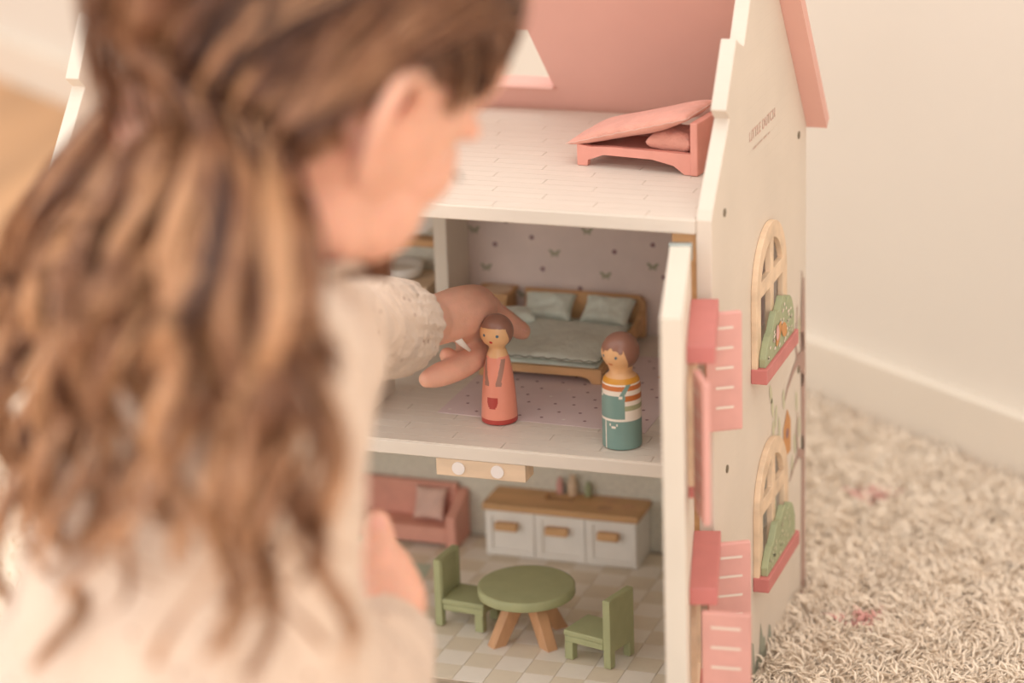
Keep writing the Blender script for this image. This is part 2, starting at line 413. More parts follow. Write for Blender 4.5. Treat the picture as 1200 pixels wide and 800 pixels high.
# back wall in its papered fields
box('back_wall', (T, W-T, D-.006, D, .004, Z2-.0105), cream, house, 0)
XP = .2035   # partition
bw = box('back_wallpaper', (XP+T, W-T, D-.008, D-.006, Z1, Z2-.0105), lilac, house, 0)
bl = box('back_wallpaper', (T, XP, D-.008, D-.006, Z1, Z2-.0105), weave, house, 0)
bg = box('back_wallpaper', (T, W-T, D-.008, D-.006, Z0, Z1-.0105), weave, house, 0)
box('wood_trim', (.4475, W-T, .0035, .0150, Z1, Z2-.0106), oak, house)
box('wood_trim', (.4475, W-T, .0035, .0150, Z0, Z1-.0106), oak, house)
dots = [(.2354, .2647), (.265, .272), (.3302, .2649), (.3602, .2722), (.2731, .2476), (.3684, .2475), (.3026, .2341), (.245, .284), (.29, .288), (.345, .290), (.40, .26), (.42, .281), (.415, .24), (.34, .225), (.24, .23), (.38, .215), (.22, .215)]
prints('dot_print', [disc2(x, z, .0019, n=12) for x, z in dots], 0, XZ(D-.0082), plum, bw, apart=True)
bf = [(.2278, .2458), (.283, .2604), (.323, .2456), (.3091, .2795), (.2567, .2261), (.219, .275), (.39, .285), (.39, .232), (.36, .255), (.262, .296)]
sh = []
for x, z in bf:
    sh.append([disc2(x+s*.0022, z+.001, .0030, .0013, 10, s*.7) for s in (-1, 1)]+[disc2(x+s*.0015, z-.0012, .0018, .0009, 8, -s*.6) for s in (-1, 1)])
prints('butterfly_print', sh, 0, XZ(D-.0082), olive, bw, apart=True)
# partition with an arched opening
ytop = Z2-.0105
po = [(.030, Z1), (.095, Z1)]
for i in range(13):
    a = math.pi - math.pi/2*i/12; po.append((.150+.055*math.cos(a), ytop-.052+.046*math.sin(a)))
for i in range(1, 13):
    a = math.pi/2 - math.pi/2*i/12; po.append((.155+.055*math.cos(a), ytop-.052+.046*math.sin(a)))
po += [(.210, Z1), (D-.008, Z1), (D-.008, ytop), (.030, ytop)]
plate('partition_wall', po, T, YZ(XP), cream, house, bev=.0006)
box('partition_wall', (XP-.09, XP-.09+T, .02, D-.008, Z0, Z1-.0105), cream, house) if False else None
# printed rugs
lr = plate('rug_print', [(.2599, .0575), (.4127, .0520), (.4117, .205), (.262, .208)], .0003, XY(Z1+.0001), lilrug, house, bev=0)
dd = []; dc = []
k = 0
for i in range(9):
    for j in range(10):
        x = .268+i*.0165+(j % 2)*.008+rng.uniform(-.002, .002); y = .064+j*.0145+rng.uniform(-.002, .002)
        if x > .408: continue
        (dd if (i*3+j*2) % 5 else dc).append(disc2(x, y, .0013, n=8))
prints('dot_print', dd, 0, XY(Z1+.00055), plum, lr); prints('dot_print', dc[::2], 0, XY(Z1+.00055), pad, lr); prints('dot_print', dc[1::2], 0, XY(Z1+.00055), orange, lr)
plate('rug_print', [(.07, .128), (.2055, .1408), (.1985, .190), (.065, .182)], .0003, XY(Z0+.0001), mintrug, house, bev=0)
# roof: rear slope with a skylight
SL = math.atan(1.33)
yb, zb = .2625, .3725
def roof_ax(a, b, c):   # a along X, b up the slope from the eave, c outward
    return (a, yb-b*math.cos(SL)+c*math.sin(SL), zb+b*math.sin(SL)+c*math.cos(SL))
sky = [(.185, .0235), (.2892, .0235), (.2827, .0870), (.185, .0870)]
def ring_slab(name, o4, h4, t, axes, m, parent):
    V = [axes(p[0], p[1], c) for c in (0, t) for p in o4+h4]; F = []
    for i in range(4):
        k = (i+1) % 4; F += [(i, k, 4+k, 4+i), (8+i, 12+i, 12+k, 8+k), (i, 8+i, 8+k, k), (4+i, 4+k, 12+k, 12+i)]
    o = link(name, mesh(name, V, F), m, parent); bm = bmesh.new(); bm.from_mesh(o.data); bmesh.ops.recalc_face_normals(bm, faces=bm.faces); bm.to_mesh(o.data); bm.free(); return o
ring_slab('roof', [(-.0145, -.0085), (W+.0145, -.0085), (W+.0145, .2265), (-.0145, .2265)], sky, .0095, roof_ax, roofp, house)
box('window_sill', (.183, .2895, yb-.0235*math.cos(SL)-.004, yb-.0235*math.cos(SL)+.008, zb+.0235*math.sin(SL)-.0012, zb+.0235*math.sin(SL)+.0012), roofp, house)
# screws
for (y, z) in ((.0319, .3674), (.2403, .3666), (.0329, .1891), (.24, .1891)):
    plate('screw', disc2(y, z, .0028, n=16), .0006, YZ(W), screwm, house, bev=0)
# lettering on the gable
fc = bpy.data.curves.new('lettering', 'FONT'); fc.body = 'LITTLE DUTCH'; fc.size = .0098; fc.extrude = .0001; fc.align_x = 'CENTER'; fc.space_character = 1.12
tmp = bpy.data.objects.new('tmp', fc); COL.objects.link(tmp); fc.materials.append(letter); bpy.context.view_layer.update()
lm = bpy.data.meshes.new_from_object(tmp.evaluated_get(bpy.context.evaluated_depsgraph_get())); bpy.data.objects.remove(tmp); lo = link('lettering', lm); lo.parent = house; lo.rotation_euler = (math.pi/2, 0, math.pi/2); lo.location = (W+.0003, .1335, .3975)
prints('small_lettering', [[(y, .3897), (y+.0013, .3897), (y+.0013, .3914), (y, .3914)] for y in (.108, .1115, .1145, .1195, .1230, .127, .1305, .1370, .1405, .1435, .1490, .1525)], 0, YZ(W+.0003), letter, house)
# the mural: tree, leaves, birdhouse, grass, as flat prints on the side wall
def yz(px, py): q = on(px, py, 0, W); return (q.y, q.z)
def stroke(pp, ww):
    L = []; R_ = []
    for i, p in enumerate(pp):
        a = pp[max(0, i-1)]; b = pp[min(len(pp)-1, i+1)]; tx, ty = b[0]-a[0], b[1]-a[1]; l = math.hypot(tx, ty); nx, ny = -ty/l*ww[i]/2, tx/l*ww[i]/2
        L.append((p[0]+nx, p[1]+ny)); R_.append((p[0]-nx, p[1]-ny))
    return L+R_[::-1]
tr = [stroke([(.2550, .004), (.2545, .06), (.2550, .13), (.2540, .19), (.2560, .255)], [.0150, .0120, .0110, .0150, .004]),
      stroke([(.2570, .185), (.240, .198), (.222, .194), (.205, .187), (.196, .180)], [.012, .010, .006, .004, .002]),
      stroke([(.235, .198), (.230, .215), (.236, .24)], [.005, .003, .0015]), stroke([(.249, .195), (.246, .22), (.250, .262)], [.006, .003, .0015]),
      stroke([(.2570, .115), (.240, .124), (.222, .118), (.210, .112)], [.009, .006, .003, .0015]), stroke([(.238, .123), (.232, .142), (.236, .157)], [.004, .0025, .0015])]
prints('tree_print', tr, 0, YZ(W+.0003), mauve, house)
lv = [(905, 478, .4), (913, 500, .2), (909, 488, -.2), (924, 385, .1), (929, 372, .2), (936, 384, -.2), (940, 400, .2), (903, 462, .5), (908, 592, .4), (916, 582, .1), (923, 600, -.2), (914, 610, .2), (931, 520, .2), (936, 500, 0), (933, 470, .2), (918, 468, .3), (940, 520, .3), (928, 545, .1), (922, 560, .2), (940, 440, .1), (911, 520, .2), (906, 505, .1)]
prints('leaf_print', [disc2(*yz(px, py), .0034, .0085, 12, r_*.8) for px, py, r_ in lv], 0, YZ(W+.0003), leafm, house, apart=True)
y_, z_ = yz(922, 512); prints('birdhouse_print', [[(y_-.011, z_-.014), (y_+.011, z_-.014), (y_+.011, z_+.010), (y_, z_+.022), (y_-.011, z_+.010)]], 0, YZ(W+.0003), orange, house)
prints('birdhouse_hole_print', [disc2(y_, z_+.003, .004, n=14)], 0, YZ(W+.0005), plum, house)
gr = [(.03, .003)]
for i in range(30): gr.append((.03+i*.0042, .020+.012*math.sin(i*.9)+.008*math.sin(i*2.3+1)+(.012 if i in (9, 10, 15) else 0)))
gr += [(.155, .003)]
prints('grass_print', [gr], 0, YZ(W+.0003), greygr, house)
# arched windows with their frames, boxes and painted bushes
def side_window(wn, seed):
    cy, zt, zb_ = wn; w_ = .088
    out = arch(cy, w_, zb_, zt, 20)
    g = .0045; r = w_/2-.0120; zc = zt-w_/2; mu = zt-.0345; ml = zt-.0455
    lights = []
    for s in (1, -1):
        a0 = math.asin(max(-1, min(1, (mu-zc)/r))); a1 = math.acos(g/r)
        pts = [(cy+s*g, mu)]+[(cy+s*r*math.cos(a0+(a1-a0)*i/9), zc+r*math.sin(a0+(a1-a0)*i/9)) for i in range(10)]
        lights.append(pts if s > 0 else pts[::-1])
        a, b = sorted((cy+s*g, cy+s*r)); lights.append([(a, zb_+.008), (b, zb_+.008), (b, ml), (a, ml)])
    f = plate('window_frame', out, .0042, YZ(W+.0001), wood, house, holes=lights, bev=.0005)
    bx = box('flower_box', (W+.0001, W+.0115, cy-.045, cy+.049, zb_-.006, zb_+.0045), rose, house, .0006)
    n = 26; hp = [(cy-.040, zb_+.0045)]
    prof = [.010, .018, .025, .029, .030, .033, .040, .045, .047, .045, .044, .048, .053, .055, .052, .046, .044, .046, .046, .042, .034, .022]
    for i, h in enumerate(prof): hp.append((cy-.040+i*.084/(len(prof)-1), zb_+.0045+h*(.62 if seed else .66)))
    hp.append((cy+.044, zb_+.0045))
    b = plate('painted_bush', hp, .0048, YZ(W+.0046), bush, bx, bev=.0005)
    r2 = random.Random(seed); dots_ = []
    for i in range(46):
        y = cy-.034+r2.random()*.072; k = min(len(prof)-1, max(0, int((y-cy+.040)/.084*(len(prof)-1)))); z = zb_+.007+r2.random()*max(.001, prof[k]*.62-.007)
        dots_.append(disc2(y, z, .0012+.0007*r2.random(), .0012, 8))
    prints('flower_print', dots_, 0, YZ(W+.0046+.0051), leafm if seed else stripe, b)
    if not seed:
        prints('bird_print', [disc2(cy-.004, zb_+.018, .010, .0055, 14, .7), disc2(cy+.012, zb_+.016, .009, .005, 14, -.5)], 0, YZ(W+.0046+.0053), orange, b)
        prints('bird_print', [disc2(cy-.008, zb_+.020, .0045, .006, 14, .2)], 0, YZ(W+.0046+.0055), shut, b)
side_window(winA, 0); side_window(winB, 1)
# wooden catch block with two felt pads
cb = box('door_catch', (.2792, .3435, .0006, .018, Z1-.0105-.0125, Z1-.0106), wood, house, .0005)
for x in (.2955, .3235): 
    plate('felt_pad', disc2(x, Z1-.0105-.0063, .0046, n=24), -.0008, XZ(.0005), pad, cb, bev=0)
# the open front door
da = math.radians(13.5); DH = Vector((.4562, -.0075, 0))
dS = Vector((math.sin(da), -math.cos(da), 0)); dN = Vector((math.cos(da), math.sin(da), 0))
def DD(s, n, z): q = DH+dS*s+dN*n; return (q.x, q.y, z)
door_ax = lambda a, b, c: DD(a, c, b)
ZT = .3555
dw = [arch(.0575, .062, .232, .300), arch(.0575, .062, .072, .140)]
door = plate('front_door_panel', [(.0, .012), (.148, .012), (.148, ZT), (0, ZT)], .0135, lambda a, b, c: DD(a, c-.0067, b), cream, house, holes=dw, bev=.0007)
def dbox(name, s0, s1, n0, n1, z0, z1, m, parent, bev=.0008):
    v = [DD(s0, n0, z0), DD(s1, n0, z0), DD(s1, n1, z0), DD(s0, n1, z0), DD(s0, n0, z1), DD(s1, n0, z1), DD(s1, n1, z1), DD(s0, n1, z1)]
    return bevel(link(name, mesh(name, v, CF), m, parent), bev)
dbox('hinge', -.003, .0022, -.0074, .0078, ZT-.010, ZT+.0016, metal, door)
dbox('hinge', -.003, .0022, -.0074, .0078, .03, .04, metal, door)
for zt in (.3225, .1625):
    lb = dbox('window_lintel', .008, .103, .0068, .0245, zt-.0115, zt, rose, door)
    plate('window_frame', arch(.0575, .074, zt-.095, zt-.013, 14), .004, lambda a, b, c: DD(a, c+.0068, b), wood, door, holes=[arch(.0575, .056, zt-.086, zt-.021)])
    dbox('flower_box', .022, .094, .0068, .0165, zt-.103, zt-.093, rose, door)
def shutter(s, zt, h, wd, ang, near):
    """a flap hinged on the door face at s, opened out by ang from the face normal"""
    ca, sa = math.cos(ang), math.sin(ang)
    def ax(a, b, c): return DD(s - a*sa + c*ca, .0150+a*ca + c*sa, b)
    p = plate('shutter', [(0, zt-h), (wd, zt-h), (wd, zt), (0, zt)], .0045, ax, shut, door, bev=.0011)
    n = int(h/.0135); ps = []
    for i in range(n):
        z = zt-.010-i*.0135
        if z < zt-h+.004: break
        ps.append([(.006, z-.0009), (wd-.006, z-.0009), (wd-.006, z+.0009), (.006, z+.0009)])
    prints('stripe_print', ps, .0049, ax, stripe, p)
shutter(.0125, .3145, .0805, .0240, math.radians(17), 0)
shutter(.104, .3085, .0920, .0285, math.radians(-76), 1)
shutter(.0140, .1560, .0900, .0290, math.radians(15), 0)
shutter(.104, .1490, .0900, .0310, math.radians(-9), 1)

# ------------------------------------------------------------------ furniture: ground floor
def obox(name, c, s, m, parent, bev=.0008, rot=None):
    M = Matrix.Translation(c) @ (rot.to_matrix().to_4x4() if rot is not None else Matrix.Identity(4))
    return box(name, (-s[0]/2, s[0]/2, -s[1]/2, s[1]/2, -s[2]/2, s[2]/2), m, parent, bev, M)
tb = thing('round_table', 'round sage green toy table on splayed wooden legs', 'table', (.3118, .0850, Z0))
lathe('tabletop', [(.0335, .0335), (.0349, .0342), (.0352, .035), (.0352, .0402), (.0347, .0409), (.0335, .0412)], sage, tb, 72)
for k in range(4):
    a = math.radians(-128+90*k); 
    rot = Matrix.Rotation(a, 3, 'Z')
    v = []
    for z, r0, r1 in ((0, .0215, .0325), (.0334, .001, .015)):
        for r_, t_ in ((r0, -.0045), (r1, -.0045), (r1, .0045), (r0, .0045)): v.append(rot @ Vector((r_, t_, z)))
    bevel(link('leg', mesh('leg', v, CF), beech2, tb), .0007)
def chair(loc, rz, label):
    """faces local +X"""
    c = thing('toy_chair', label, 'chair', loc, rz, 'sage toy chairs at the round table')
    w_ = .0315; d_ = .0335
    box('seat', (-.013, d_-.013, -w_/2, w_/2, .0185, .0225), sage, c, .0009)
    box('seat_rail', (-.0125, d_-.0135, -w_/2+.0005, w_/2-.0005, .0135, .0184), sage, c, .0007)
    fr = plate('backrest', [(-w_/2, .0005), (-w_/2+.0065, .0005), (-w_/2+.0065, .012), (w_/2-.0065, .012), (w_/2-.0065, .0005), (w_/2, .0005), (w_/2, .0525), (-w_/2, .0525)], .0058, lambda a, b, cc: (-.0190+cc, a, b), sage, c, bev=.0009)
    box('back_panel_moulding', (-.0134, -.0124, -w_/2+.001, -w_/2+.0048, .0235, .0515), sage, c, .0003)
    box('back_panel_moulding', (-.0134, -.0124, w_/2-.0048, w_/2-.001, .0235, .0515), sage, c, .0003)
    for s in (-1, 1): box('leg', (d_-.0205, d_-.0138, s*w_/2-(.0065 if s > 0 else 0), s*w_/2+(.0065 if s < 0 else 0), .0003, .0140), sage, c, .0006)
    return c
chair((.2610, .0985, Z0), math.radians(-6), 'sage green toy chair left of the round table, facing right')
chair((.3725, .0655, Z0), math.radians(164), 'sage green toy chair right of the round table, facing left')
# kitchen counter
kc = thing('kitchen_counter', 'white toy kitchen counter with wooden worktop and three handles', 'cabinet', (0, 0, Z0))
x0, x1, y0, y1 = .2325, .3545, .2195, .2560; hb_ = .0385
box('carcass', (x0, x1, y0+.001, y1, .0003, hb_), white, kc, .0006)
wp = (x1-x0)/3
for k in range(3):
    a = x0+k*wp; 
    fr = plate('door', [(a+.0006, .002), (a+wp-.0006, .002), (a+wp-.0006, hb_-.0005), (a+.0006, hb_-.0005)], .0016, XZ(y0-.0007), white, kc, holes=[[(a+.006, .006), (a+wp-.006, .006), (a+wp-.006, hb_-.005), (a+.006, hb_-.005)]], bev=.0003)
    box('handle', (a+.0095+(.001 if k == 2 else 0), a+.0275, y0-.0068, y0-.0003, .0238, .0300), oak, fr, .0010)
sink = [(x0+.042, y0+.019), (x0+.066, y0+.019), (x0+.066, y0+.031), (x0+.042, y0+.031)]
wt = plate('worktop', [(x0-.0015, y0-.0015), (x1+.0015, y0-.0015), (x1+.0015, y1), (x0-.0015, y1)], .0052, XY(hb_), oak, kc, holes=[sink], bev=.0006)
for (cx, cy, r_) in ((x0+.094, y0+.011, .0062), (x0+.094, y0+.027, .0052), (x0+.110, y0+.019, .0052)):
    prints('hob_ring', [disc2(cx, cy, r_, n=24)+[]], 0, XY(hb_+.0054), beech2, wt)
plate('tap', disc2(x0+.054, y0+.033, .0014, n=12), .008, XY(hb_+.0050), metal, kc)
bt = Z0+hb_+.0053
for i, (x, r_, h, mm, lb) in enumerate(((.2835, .0027, .013, 'pink', 'small pink toy bottle, leftmost behind the kitchen sink'), (.2940, .0038, .016, 'cream', 'wide cream toy jar in the middle behind the kitchen sink'), (.3065, .0029, .0115, 'pale', 'small pale olive toy bottle, rightmost behind the kitchen sink'))):
    m_ = (shut, wood, bush)[i]
    b = tag(lathe('toy_bottle', [(r_*.9, 0), (r_, .0006), (r_, h*.62), (r_*.8, h*.74), (r_*.55, h*.8), (r_*.6, h*.82), (r_*.62, h*.97), (r_*.5, h)], m_, None, 20, (0, 0, 0)), lb, 'bottle', 'toy bottles on the kitchen worktop'); b.location = (x, .2515, bt)
# sofa
so = thing('toy_sofa', 'coral pink toy sofa with chunky arms against the back wall', 'sofa', (0, 0, Z0))
box('seat', (.097, .1985, .2225, .2480, .0035, .0165), sofap, so, .0012)
box('backrest', (.096, .1990, .2480, .2555, .003, .0440), sofap, so, .0018)
for a, b in ((.0885, .0970), (.1985, .2070)):
    plate('armrest', [(.2215, .0003), (.2560, .0003), (.2560, .0400), (.2500, .0385), (.2300, .0290), (.2215, .0270)], b-a, YZ(a), sofap, so, bev=.0014)
cm = cushion_mesh('toy_cushion', .0270, .0270, .0090, seed=3)
cu = tag(link('toy_cushion', cm, palecl), 'square pale pink cushion leaning on the coral toy sofa', 'cushion'); cu.location = (.1800, .2395, Z0+.0300); cu.rotation_euler = (math.radians(68), 0, math.radians(-2))

# ------------------------------------------------------------------ furniture: middle floor
bd = thing('double_bed', 'light wooden toy double bed with high headboard', 'bed', (0, 0, Z1), 0)
X0, X1, Y0, Y1 = .2620, .3550, .1380, .2470
ht = .0330
bd_oak = oak
plate('headboard', [(X0-.001, .0005), (X1+.001, .0005), (X1+.001, .0275), (X1-.004, .0325), (X0-.001, .0325)], .0050, lambda a, b, c: (a, Y1+c-.0+b*.03, b), oak, bd, bev=.0008)
fo = [(X0, .0005), (X0+.007, .0005), (X0+.010, .0040), (X0+.016, .0055), (X1-.016, .0055), (X1-.010, .0040), (X1-.007, .0005), (X1, .0005), (X1, .0115), (X0, .0115)]
plate('footboard', fo, .0045, XZ(Y0), oak, bd, bev=.0007)
for a in (X0, X1-.004): plate('side_rail', [(Y0+.0046, .006), (Y1-.0002, .006), (Y1-.0002, .0215), (Y1-.012, .0160), (Y0+.0046, .0115)], .004, YZ(a), oak, bd, bev=.0006)
box('slatted_base', (X0+.0042, X1-.0042, Y0+.0047, Y1-.0003, .006, .0085), oak, bd, 0)
ms = link('mattress', cushion_mesh('mattress', X1-X0-.006, Y1-Y0-.004, .0080, pinch=.01, seed=1), mint, bd); ms.location = ((X0+X1)/2, (Y0+Y1)/2+.001, .0115)
dv = thing('toy_duvet', 'mint green toy duvet with stitched edge spread over the double bed', 'duvet', ((X0+X1)/2+.0005, .1755, Z1+.0185))
ds = link('cover', cushion_mesh('cover', .0900, .0800, .0085, 34, .02, seed=5, flat=.003), mint, dv)
st = mat('stitch_thread', (122, 124, 104), .8, .02)
seam('stitched_edge', .0905, .0805, .00035, st, dv, .02)
for (x, lb, rz, sd) in ((.2850, 'mint toy pillow on the left side of the double bed headboard', 5, 11), (.3310, 'mint toy pillow on the right side of the double bed headboard', -4, 12)):
    q = tag(link('toy_pillow', cushion_mesh('toy_pillow', 0.0400, .0270, .0165, pinch=.12, seed=sd), mint), lb, 'pillow', 'mint pillows on the toy double bed'); q.location = (x, .2330, Z1+.0235); q.rotation_euler = (math.radians(36), 0, math.radians(rz))
q = tag(link('toy_pillow', cushion_mesh('toy_pillow', .0230, .0200, .0090, pinch=.15, seed=17), mint), 'small pale green toy pillow under the pointing fingertip', 'pillow'); q.location = (.2715, .2020, Z1+.0270); q.rotation_euler = (.15, .1, .6)
# nightstand
ns = thing('nightstand', 'small wooden toy nightstand with a pale round top beside the bed', 'nightstand', (.2395, .2420, Z1))
box('body', (-.0130, .0130, -.0125, .0125, .0003, .0290), oak, ns)
box('top', (-.0145, .0145, -.0140, .0130, .0290, .0325), oak, ns)
plate('round_inlay', disc2(.003, -.001, .0105, n=28), .0006, XY(.0326), wood, ns, bev=0)
box('drawer', (-.0105, .0105, -.0138, -.0124, .0150, .0260), wood, ns); lathe('knob', [(.0012, 0), (.0014, .002), (.0006, .003)], oak, ns, 12, (0, -.0152, .0200))
# wash room, seen through the arch
ws = thing('washstand', 'pale wooden toy washstand with a white basin beyond the arch', 'washstand', (.1660, .2330, Z1))
box('body', (-.030, .030, -.022, .022, .0003, .040), wood, ws); lathe('basin', [(.012, .0402), (.017, .042), (.019, .050), (.0165, .0502), (.013, .046)], white, ws, 28)
box('door', (-.026, -.001, -.0236, -.0221, .004, .036), white, ws); box('door', (.001, .026, -.0236, -.0221, .004, .036), white, ws)
mr = thing('wall_mirror', 'round white toy mirror with wooden ledge on the wash room wall', 'mirror', (.1720, D-.0083, .2815))
plate('mirror_disc', disc2(0, 0, .0165, .0115, n=32), -.003, XZ(0), white, mr); box('ledge', (-.022, .022, -.014, -.0002, -.0185, -.0130), oak, mr)
# ------------------------------------------------------------------ attic: baby bed
ab = thing('toy_bed', 'coral pink single toy bed with tall headboard on the attic floor', 'bed', (.3505, .1100, Z2), math.radians(-8))
L_, B_ = .0885, .048
def rail(y, tp=.0150): plate('side_rail', [(0, .0003), (.0075, .0003), (.0080, .0045), (.0135, .0065), (.020, .0090), (.056, .0090), (.0720, .0060), (.0800, .0005), (.0800, .0005), (.0845, .0005), (.0845, tp), (.026, tp), (.010, .0140), (0, .0150)], .0045, XZ(y), bedp, ab, bev=.0007)
rail(0); rail(B_-.0045, .0215)
box('base', (.0010, .0840, .0046, B_-.0046, .0095, .0125), bedp, ab, 0)
box('footboard', (.0, .0042, .0046, B_-.0046, .0060, .0150), bedp, ab)
plate('headboard', [(-.001, .0003), (B_+.001, .0003), (B_+.001, .0370), (-.001, .0370)], .0055, YZ(.0846), bedp, ab, bev=.0009)
R8 = Matrix.Rotation(math.radians(-8), 4, 'Z'); bo = Vector((.3505, .1100, Z2))
pl = tag(link('toy_pillow', cushion_mesh('toy_pillow', .0340, .0380, .0150, pinch=.12, seed=21), pinkcl), 'pink toy pillow tucked under the tilted blanket in the attic bed', 'pillow')
pl.location = bo+R8.to_3x3()@Vector((.0660, .0225, .0195)); pl.rotation_euler = (0, 0, math.radians(-8))
bk = thing('toy_blanket', 'stiff pink toy blanket propped slantwise on the attic bed', 'blanket', bo+R8.to_3x3()@Vector((.0390, .0215, .0285)))
bk.rotation_euler = (math.radians(2), math.radians(-15.5), math.radians(-10))
link('cover', cushion_mesh('cover', .0960, 0.0500, .0105, 34, .03, seed=8, flat=.0012), pinkcl, bk)
seam('stitched_edge', .0955, .0497, .0003, palecl, bk, .03, amp=.0003)

# ------------------------------------------------------------------ peg dolls
def paint_doll(name, label, loc, rz, prof, mats, fn, nz=150, na=168):
    """lathed wooden doll; fn(angle from the front, z) picks the paint"""
    zs = np.array([p[1] for p in prof]); rs = np.array([p[0] for p in prof])
    t = np.linspace(0, 1, len(prof)); tt = np.linspace(0, 1, nz); zz = np.interp(tt, t, zs); rr = np.interp(tt, t, rs)
    V = []; F = []; MI = []
    for j in range(nz):
        for i in range(na):
            a = 2*math.pi*i/na; V.append((rr[j]*math.sin(a), -rr[j]*math.cos(a), zz[j]))
    for j in range(nz-1):
        for i in range(na):
            F.append((j*na+i, j*na+(i+1) % na, (j+1)*na+(i+1) % na, (j+1)*na+i))
            a = (i+.5)/na*2*math.pi; a = a-2*math.pi if a > math.pi else a
            MI.append(fn(a, (zz[j]+zz[j+1])/2, (rr[j]+rr[j+1])/2))
    F.append(tuple(range(na-1, -1, -1))); MI.append(MI[0]); F.append(tuple(range((nz-1)*na, nz*na))); MI.append(MI[-1])
    me = mesh(name, V, F, True); o = link(name, me, mats)
    me.polygons.foreach_set('material_index', MI)
    me.polygons[-2].use_smooth = False
    tag(o, label, 'doll', 'painted peg dolls on the middle floor'); o.location = loc; o.rotation_euler = (0, 0, rz); return o
def smoothprof(ctrl, n=60): return [tuple(q) for q in resample([(a, b, 0) for a, b in ctrl], n)[:, :2]]
pk = dict(rough=.38, coat=.25)
dskin = mat('doll_wood', (226, 178, 130), .4, .06, 60, coat=.25); dhair = mat('doll_hair', (146, 104, 88), .35, .04, 60, coat=.35)
ddress = mat('doll_dress', (228, 146, 122), .4, .03, 60, coat=.25); dhem = mat('doll_hem', (176, 66, 58), .4, .03, coat=.25); dsleeve = mat('doll_sleeve', (166, 122, 106), .4, .03, coat=.2)
dred = mat('doll_lips', (196, 44, 40), .4, .02); dblue = mat('doll_eye', (84, 104, 120), .4, .02); dcheek = mat('doll_cheek', (224, 150, 112), .4, .02)
dteal = mat('doll_overalls', (122, 152, 144), .4, .05, 60, coat=.25); dmust = mat('doll_mustard', (214, 152, 58), .4, .03, coat=.2); drust = mat('doll_rust', (198, 116, 62), .4, .03, coat=.2)
dwhite = mat('doll_white', (236, 224, 210), .4, .02, coat=.2); dsage = mat('doll_sage', (168, 168, 132), .4, .02, coat=.2)
def azim(x, y): return math.atan2(CAM.x-x, -(CAM.y-y))
HG = .0770; hr = .0117; hc = .0650
gprof = smoothprof([(.0105, 0), (.0122, .0004), (.0126, .002), (.0123, .010), (.0115, .022), (.0103, .034), (.0086, .044), (.0066, .0505), (.0056, .0535), (.0072, .0560)], 50) + [(hr*math.cos(a), hc+hr*math.sin(a)*1.02) for a in np.linspace(-.72, 1.55, 40)]
def gfn(a, z, r):
    x = a*hr
    if z > .0545:      # head
        h = z-hc
        if h > .0035 + .0012*math.cos(a*1.2): return 1
        if abs(a) > 1.02+.30*max(0, min(1, (.002-h)/.008)) and z > .0565: return 1
        if (x-.0050)**2+(h+.0003)**2 < .0011**2 or (x+.0050)**2+(h+.0003)**2 < .0011**2: return 5
        if x*x*.45+(h+.0052)**2 < .0009**2: return 4
        return 0
    if z > .0475: return 0 if z > .0485 or abs(a) < .45 else 2
    if z < .0042: return 3
    for s in (-1, 1):
        ac = s*(.95-.012*(0)) ; xx = a*r; cx = s*(.0072 - .0025*max(0, min(1, (.045-z)/.014)))
        if .0300 < z < .0465 and abs(xx-cx) < .0017: return 6
        if (xx-s*.0046)**2+(z-.0298)**2 < .0023**2: return 6
    xx = a*r; 
    if .0115 < z < .0195 and abs(xx) < .0040*math.sqrt(max(0, min(1, (z-.0112)/.0045))): return 3
    return 2
gx, gy = .3075, .0535
paint_doll('peg_doll', 'girl peg doll in a coral dress with brown bob and red pocket', (gx, gy, Z1+.0003), azim(gx, gy)-math.radians(24), gprof, [dskin, dhair, ddress, dhem, dred, dblue, dsleeve], gfn)
hb2 = .0129; hc2 = .0665
bprof = smoothprof([(.0120, 0), (.0131, .0004), (.0134, .002), (.0134, .012), (.0134, .026), (.0133, .036), (.0130, .0435), (.0118, .0480), (.0092, .0506), (.0078, .0525), (.0082, .0555)], 60) + [(hb2*math.cos(a), hc2+hb2*math.sin(a)*1.0) for a in np.linspace(-.80, 1.55, 40)]
def bfn(a, z, r):
    x = a*(hb2 if z > .054 else r)
    if z > .0535:
        h = z-hc2
        fringe = .0030 + .0014*math.sin(a*5.5+.9)+.0006*math.sin(a*17)
        if abs(a) > .80: fringe = .0035-.0135*min(1, (abs(a)-.80)/.42)
        if h > fringe: return 1
        if (x-.0052)**2+(h+.0012)**2 < .0010**2 or (x+.0052)**2+(h+.0012)**2 < .0010**2: return 6
        if abs(x) < .0018 and abs(h+.0068) < .00065: return 3
        return 0
    if z > .0495: return 0
    if z > .0462: return 2
    bib = abs(x) < .0112
    strap = abs(abs(x)-(.0088+.55*(z-.038))) < .0017 and z > .037
    if (abs(x)-.0082)**2+(z-.0375)**2 < .0013**2: return 4
    if z < .0215 and z > .0203: return 4
    if z < .0203:
        if abs(x+.0035) < .0005: return 4
        if abs((x-.003)**2+(z-.0195)**2-.0030**2) < .000003 and z < .0195: return 4
        return 5
    if strap: return 5
    if z < .0385 and bib: return 5
    s = (z-.0215)/.0034; k = int(s)
    return [4, 4, 7, 4, 3, 4, 3, 4, 2][min(8, k)] if k % 1 == 0 else 4
bx_, by_ = .4035, .0290
paint_doll('peg_doll', 'boy peg doll in teal dungarees over a striped shirt', (bx_, by_, Z1+.0003), azim(bx_, by_)-math.radians(38), bprof, [dskin, dhair, dmust, drust, dwhite, dteal, dblue, dsage], bfn)

